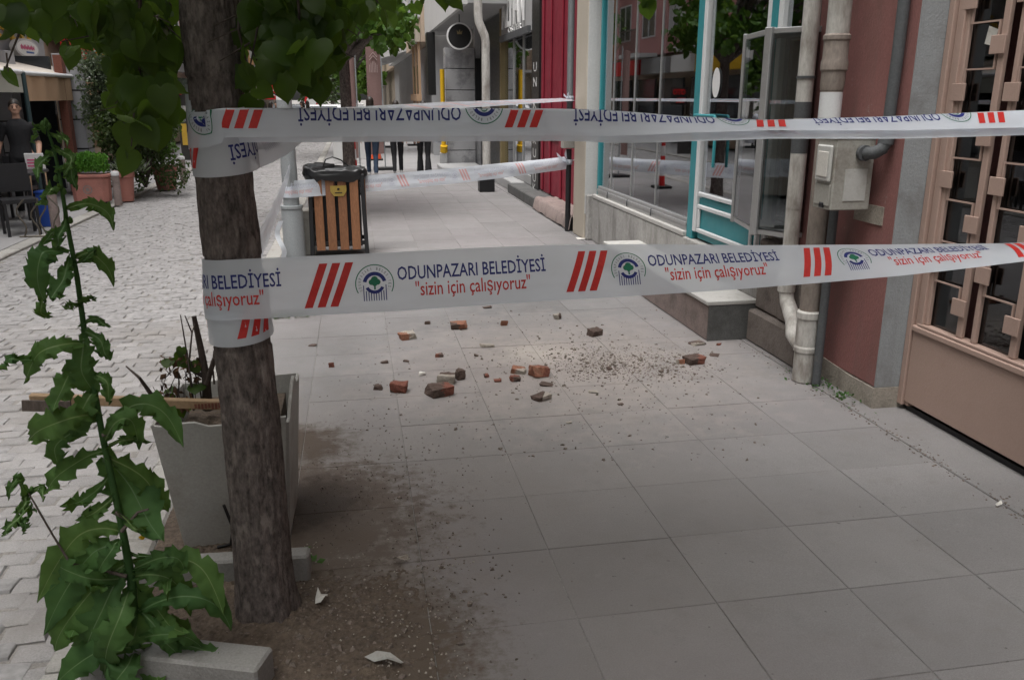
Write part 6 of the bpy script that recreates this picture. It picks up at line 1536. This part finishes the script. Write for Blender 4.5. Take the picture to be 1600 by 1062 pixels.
# ================================================================== brick rubble
def rock(name, pts_seed, w_, d_, h_, rough, mats, label, cat, loc, rz, group=None, slab=False):
    rr = random.Random(pts_seed); bm = bmesh.new()
    for sx in (-1, 1):
        for sy in (-1, 1):
            for sz in (0, 1):
                j = lambda: 1-rough*rr.random()
                bm.verts.new((sx*w_/2*j(), sy*d_/2*j(), sz*h_*j() if sz else 0))
    for _ in range(5): a = rr.uniform(0, 6.28); bm.verts.new((w_*.5*math.cos(a)*rr.uniform(.8, 1.02), d_*.5*math.sin(a)*rr.uniform(.8, 1.02), h_*rr.uniform(.2, .9)))
    r_ = bmesh.ops.convex_hull(bm, input=bm.verts)
    bmesh.ops.delete(bm, geom=[e for e in r_['geom_interior'] if isinstance(e, bmesh.types.BMVert)], context='VERTS')
    bmesh.ops.subdivide_edges(bm, edges=bm.edges[:], cuts=3, use_grid_fill=True)
    for v in bm.verts:
        n = noise.noise(v.co*70+Vector((pts_seed, 0, 0))); v.co += v.co.normalized()*(n+.5*noise.noise(v.co*190))*min(w_, h_)*.12
        if v.co.z < 0: v.co.z = 0
    bm.normal_update()
    me = bpy.data.meshes.new(name); 
    ax = Vector((rr.uniform(-1, 1), -.6, rr.uniform(-.2, .8))).normalized()
    for f in bm.faces:
        f.material_index = 1 if (len(mats) > 1 and f.calc_center_median().dot(ax)/max(w_, d_, h_) > .16) else 0
    bm.to_mesh(me); bm.free()
    o = link_mesh(name, me, [mm[m_] for m_ in mats]); o.location = loc; o.rotation_euler = (rr.uniform(-.12, .12), rr.uniform(-.12, .12), rz); return tag(o, label, cat, group)
K = 'brick_fragment'
RB = [  # centre px, base py, w px, h px, materials, label
    (691, 620, 44, 25, ('brick_dark', 'brick_red'), 'dark brick half with a red broken end, largest and nearest of the rubble'),
    (700, 600, 30, 20, ('brick_dark', 'mortar'), 'grey-brown brick piece directly behind the largest brick half'),
    (720, 594, 18, 26, ('brick_dark',), 'upright dark brown lump leaning beside the grey-brown brick piece'),
    (623, 614, 30, 24, ('brick_dark', 'brick_red'), 'chunky brick piece with a red top, left of the largest brick half'),
    (591, 609, 15, 11, ('brick_dark',), 'small dark fragment just left of the chunky red-topped brick'),
    (518, 574, 9, 11, ('brick_red',), 'small red fragment lying alone at the left of the rubble'),
    (637, 531, 26, 17, ('mortar', 'brick_orange'), 'orange brick piece on a grey mortar base, left of the farther rubble'),
    (718, 515, 27, 16, ('brick_orange', 'brick_dark'), 'orange-brown brick chunk in the farther row'),
    (668, 507, 9, 9, ('brick_dark',), 'tiny dark fragment between the two farther orange pieces'),
    (788, 509, 13, 12, ('brick_orange',), 'small orange fragment right of the orange-brown chunk'),
    (762, 543, 22, 8, ('mortar',), 'flat grey mortar flake below the small orange fragment'),
    (687, 559, 14, 9, ('brick_red', 'brick_dark'), 'pair-sized red and dark crumb behind the largest brick'),
    (601, 568, 13, 8, ('brick_dark',), 'small dark fragment left of the white plaster chip'),
    (635, 566, 11, 6, ('brick_dark',), 'tiny dark flake above the white plaster chip'),
    (745, 557, 9, 6, ('brick_dark',), 'tiny dark crumb left of the dusty patch'),
    (761, 590, 9, 9, ('brick_dark', 'brick_red'), 'small round dark crumb right of the brown lump'),
    (778, 597, 13, 7, ('brick_red',), 'small flat dark-red crumb left of the two red lumps'),
    (805, 597, 19, 13, ('brick_red', 'brick_dark'), 'dark red lump in front of the pinkish piece'),
    (811, 584, 24, 13, ('brick_orange', 'mortar'), 'pinkish brick flake left of the big red chunk'),
    (845, 590, 32, 24, ('brick_red', 'brick_orange'), 'big rounded red brick chunk in the middle of the rubble'),
    (848, 627, 28, 13, ('brick_dark', 'mortar'), 'flat dark piece nearest the camera on the right of the rubble'),
    (855, 604, 23, 6, ('brick_dark',), 'thin curved sliver below the big red chunk'),
    (931, 526, 23, 17, ('brick_dark',), 'dark brown brick lump at the far right behind the gravel'),
    (872, 499, 14, 12, ('mortar', 'brick_dark'), 'tan mortar lump, farthest of the rubble'),
    (1088, 570, 34, 18, ('brick_dark', 'brick_red'), 'squarish dark brick piece before the step'),
    (1064, 569, 13, 11, ('mortar', 'brick_orange'), 'pale pinkish lump touching the squarish brick piece'),
    (1092, 540, 26, 8, ('brick_dark', 'mortar'), 'flat grey-brown piece at the foot of the step'),
    (1124, 540, 8, 8, ('brick_red',), 'small bright red fragment at the corner of the step'),
    (489, 541, 13, 4, ('brick_dark',), 'thin dark flake farthest left on the paving'),
    (660, 587, 11, 9, ('litter',), 'white plaster chip near the chunky red-topped brick'),
    (762, 482, 16, 4, ('brick_dark',), 'flat dark flake just under the lower tape'),
    (1118, 557, 16, 5, ('brick_dark',), 'dark splinter right of the squarish brick piece'),
    (812, 578, 0, 0, None, ''), (906, 468, 0, 0, None, ''),
    (953, 578, 10, 8, ('brick_dark',), 'dark crumb in the middle of the gravel patch'), (1034, 582, 8, 7, ('brick_dark',), 'dark crumb at the right of the gravel patch'),
    (928, 614, 16, 4, ('mortar',), 'thin grey sliver below the gravel patch'), (970, 633, 10, 4, ('brick_dark',), 'dark flake nearest the camera below the gravel patch'), (890, 662, 11, 5, ('mortar',), 'small mortar crumb nearest the camera on the bare slabs')]
for k, (px, py, w_, h_, ms, lab) in enumerate(RB):
    if not w_: continue
    P = g(px, py); d = (P-CAM).dot(_F); s = d/FPX; wm = w_*s*1.04; hm = h_*s*(.72 if h_ > 8 else .5)
    dm = min(wm*.8, max(.012, .75*wm)); rock(K if ms[0] != 'mortar' else ('mortar_piece'), k+3, wm, dm, hm, .36 if w_ > 20 else .5, ms, lab, 'brick piece' if ms[0] not in ('mortar', 'litter') else 'mortar piece', (P.x, P.y+dm*.4, .001), random.Random(k).uniform(-.5, .5))
b = MB(); rr = random.Random(11)
for _ in range(2600):
    if rr.random() < .6: px, py = rr.gauss(985, 62), rr.gauss(568, 15)
    elif rr.random() < .6: px, py = rr.gauss(880, 150), rr.gauss(575, 45)
    else: px, py = rr.uniform(560, 1200), rr.uniform(495, 720)
    if py < 470: continue
    P = g(px, py)
    if P.x > 2.4 and P.y > 4.6: continue
    crumb(b, P.x, P.y, .001, rr.uniform(.002, .007) if rr.random() < .9 else rr.uniform(.007, .016), rr)
tag(b.build('rubble_crumbs', mm['rubble'], recalc=False), kind='stuff')
b = MB()
for _ in range(900):
    px, py = rr.gauss(960, 65), rr.gauss(560, 15); P = g(px, py)
    if P.x > 2.4: continue
    crumb(b, P.x, P.y, .001, rr.uniform(.002, .007), rr)
for _ in range(230):
    P = g(rr.uniform(460, 740), rr.uniform(840, 1062), .012); crumb(b, P.x, P.y, P.z+.004, rr.uniform(.002, .006), rr)
tag(b.build('plaster_crumbs', mm['mortar'], recalc=False), kind='stuff')
b = MB()
for _ in range(380):
    P = g(0, 0, -5); t_ = rr.random(); x = 2.69+rr.gauss(0, .03); y = rr.uniform(1.8, 4.3) if rr.random() < .8 else rr.uniform(4.3, 5.5)
    if y > 4.3: x = rr.uniform(2.58, 2.70)
    crumb(b, x, y, .003, rr.uniform(.002, .008), rr)
tag(b.build('gutter_grit', mm['rubble'], recalc=False), kind='stuff')
def scrap(px, py, z, pts, mat, label, cat):
    P = g(px, py, z); b = MB(); n = len(pts); b.add([(P.x+u, P.y+v, P.z+.004+.010*((i*7) % 3)) for i, (u, v) in enumerate(pts)]+[(P.x, P.y, P.z+.016)], [(i, (i+1) % n, n) for i in range(n)])
    return tag(b.build('litter_scrap', mm[mat], recalc=False), label, cat)
scrap(502, 938, .02, [(-.02, -.02), (.0, -.03), (.015, -.01), (.022, .03), (.0, .02), (-.012, .05), (-.02, .02)], 'litter', 'torn white paper scrap on the soil right of the trunk', 'litter')
scrap(600, 1030, .012, [(-.06, .02), (-.02, .03), (.02, .0), (.06, -.03), (.05, -.045), (.01, -.03), (-.03, -.01)], 'planter_plastic', 'crushed clear plastic cup lying on the soil near the bottom edge', 'litter')
scrap(626, 876, .012, [(-.03, .01), (-.005, .012), (.03, .005), (.03, -.006), (.0, -.012), (-.02, -.004)], 'mortar', 'pale dry twig scrap at the top of the soil patch', 'litter')
scrap(910, 374, .0, [(-.07, -.03), (.03, -.05), (.08, .0), (.06, .06), (-.02, .07), (-.08, .03)], 'litter', 'crumpled white paper cup at the foot of the cream pillar', 'litter')
scrap(1560, 790, .003, [(-.012, -.006), (.01, -.01), (.014, .006), (-.006, .012)], 'litter', 'tiny white scrap in the joint before the gate', 'litter')
scrap(178, 890, .15, [(-.014, -.012), (.012, -.016), (.02, .008), (-.004, .02)], 'litter', 'white scrap caught among the leaves of the weed', 'litter')
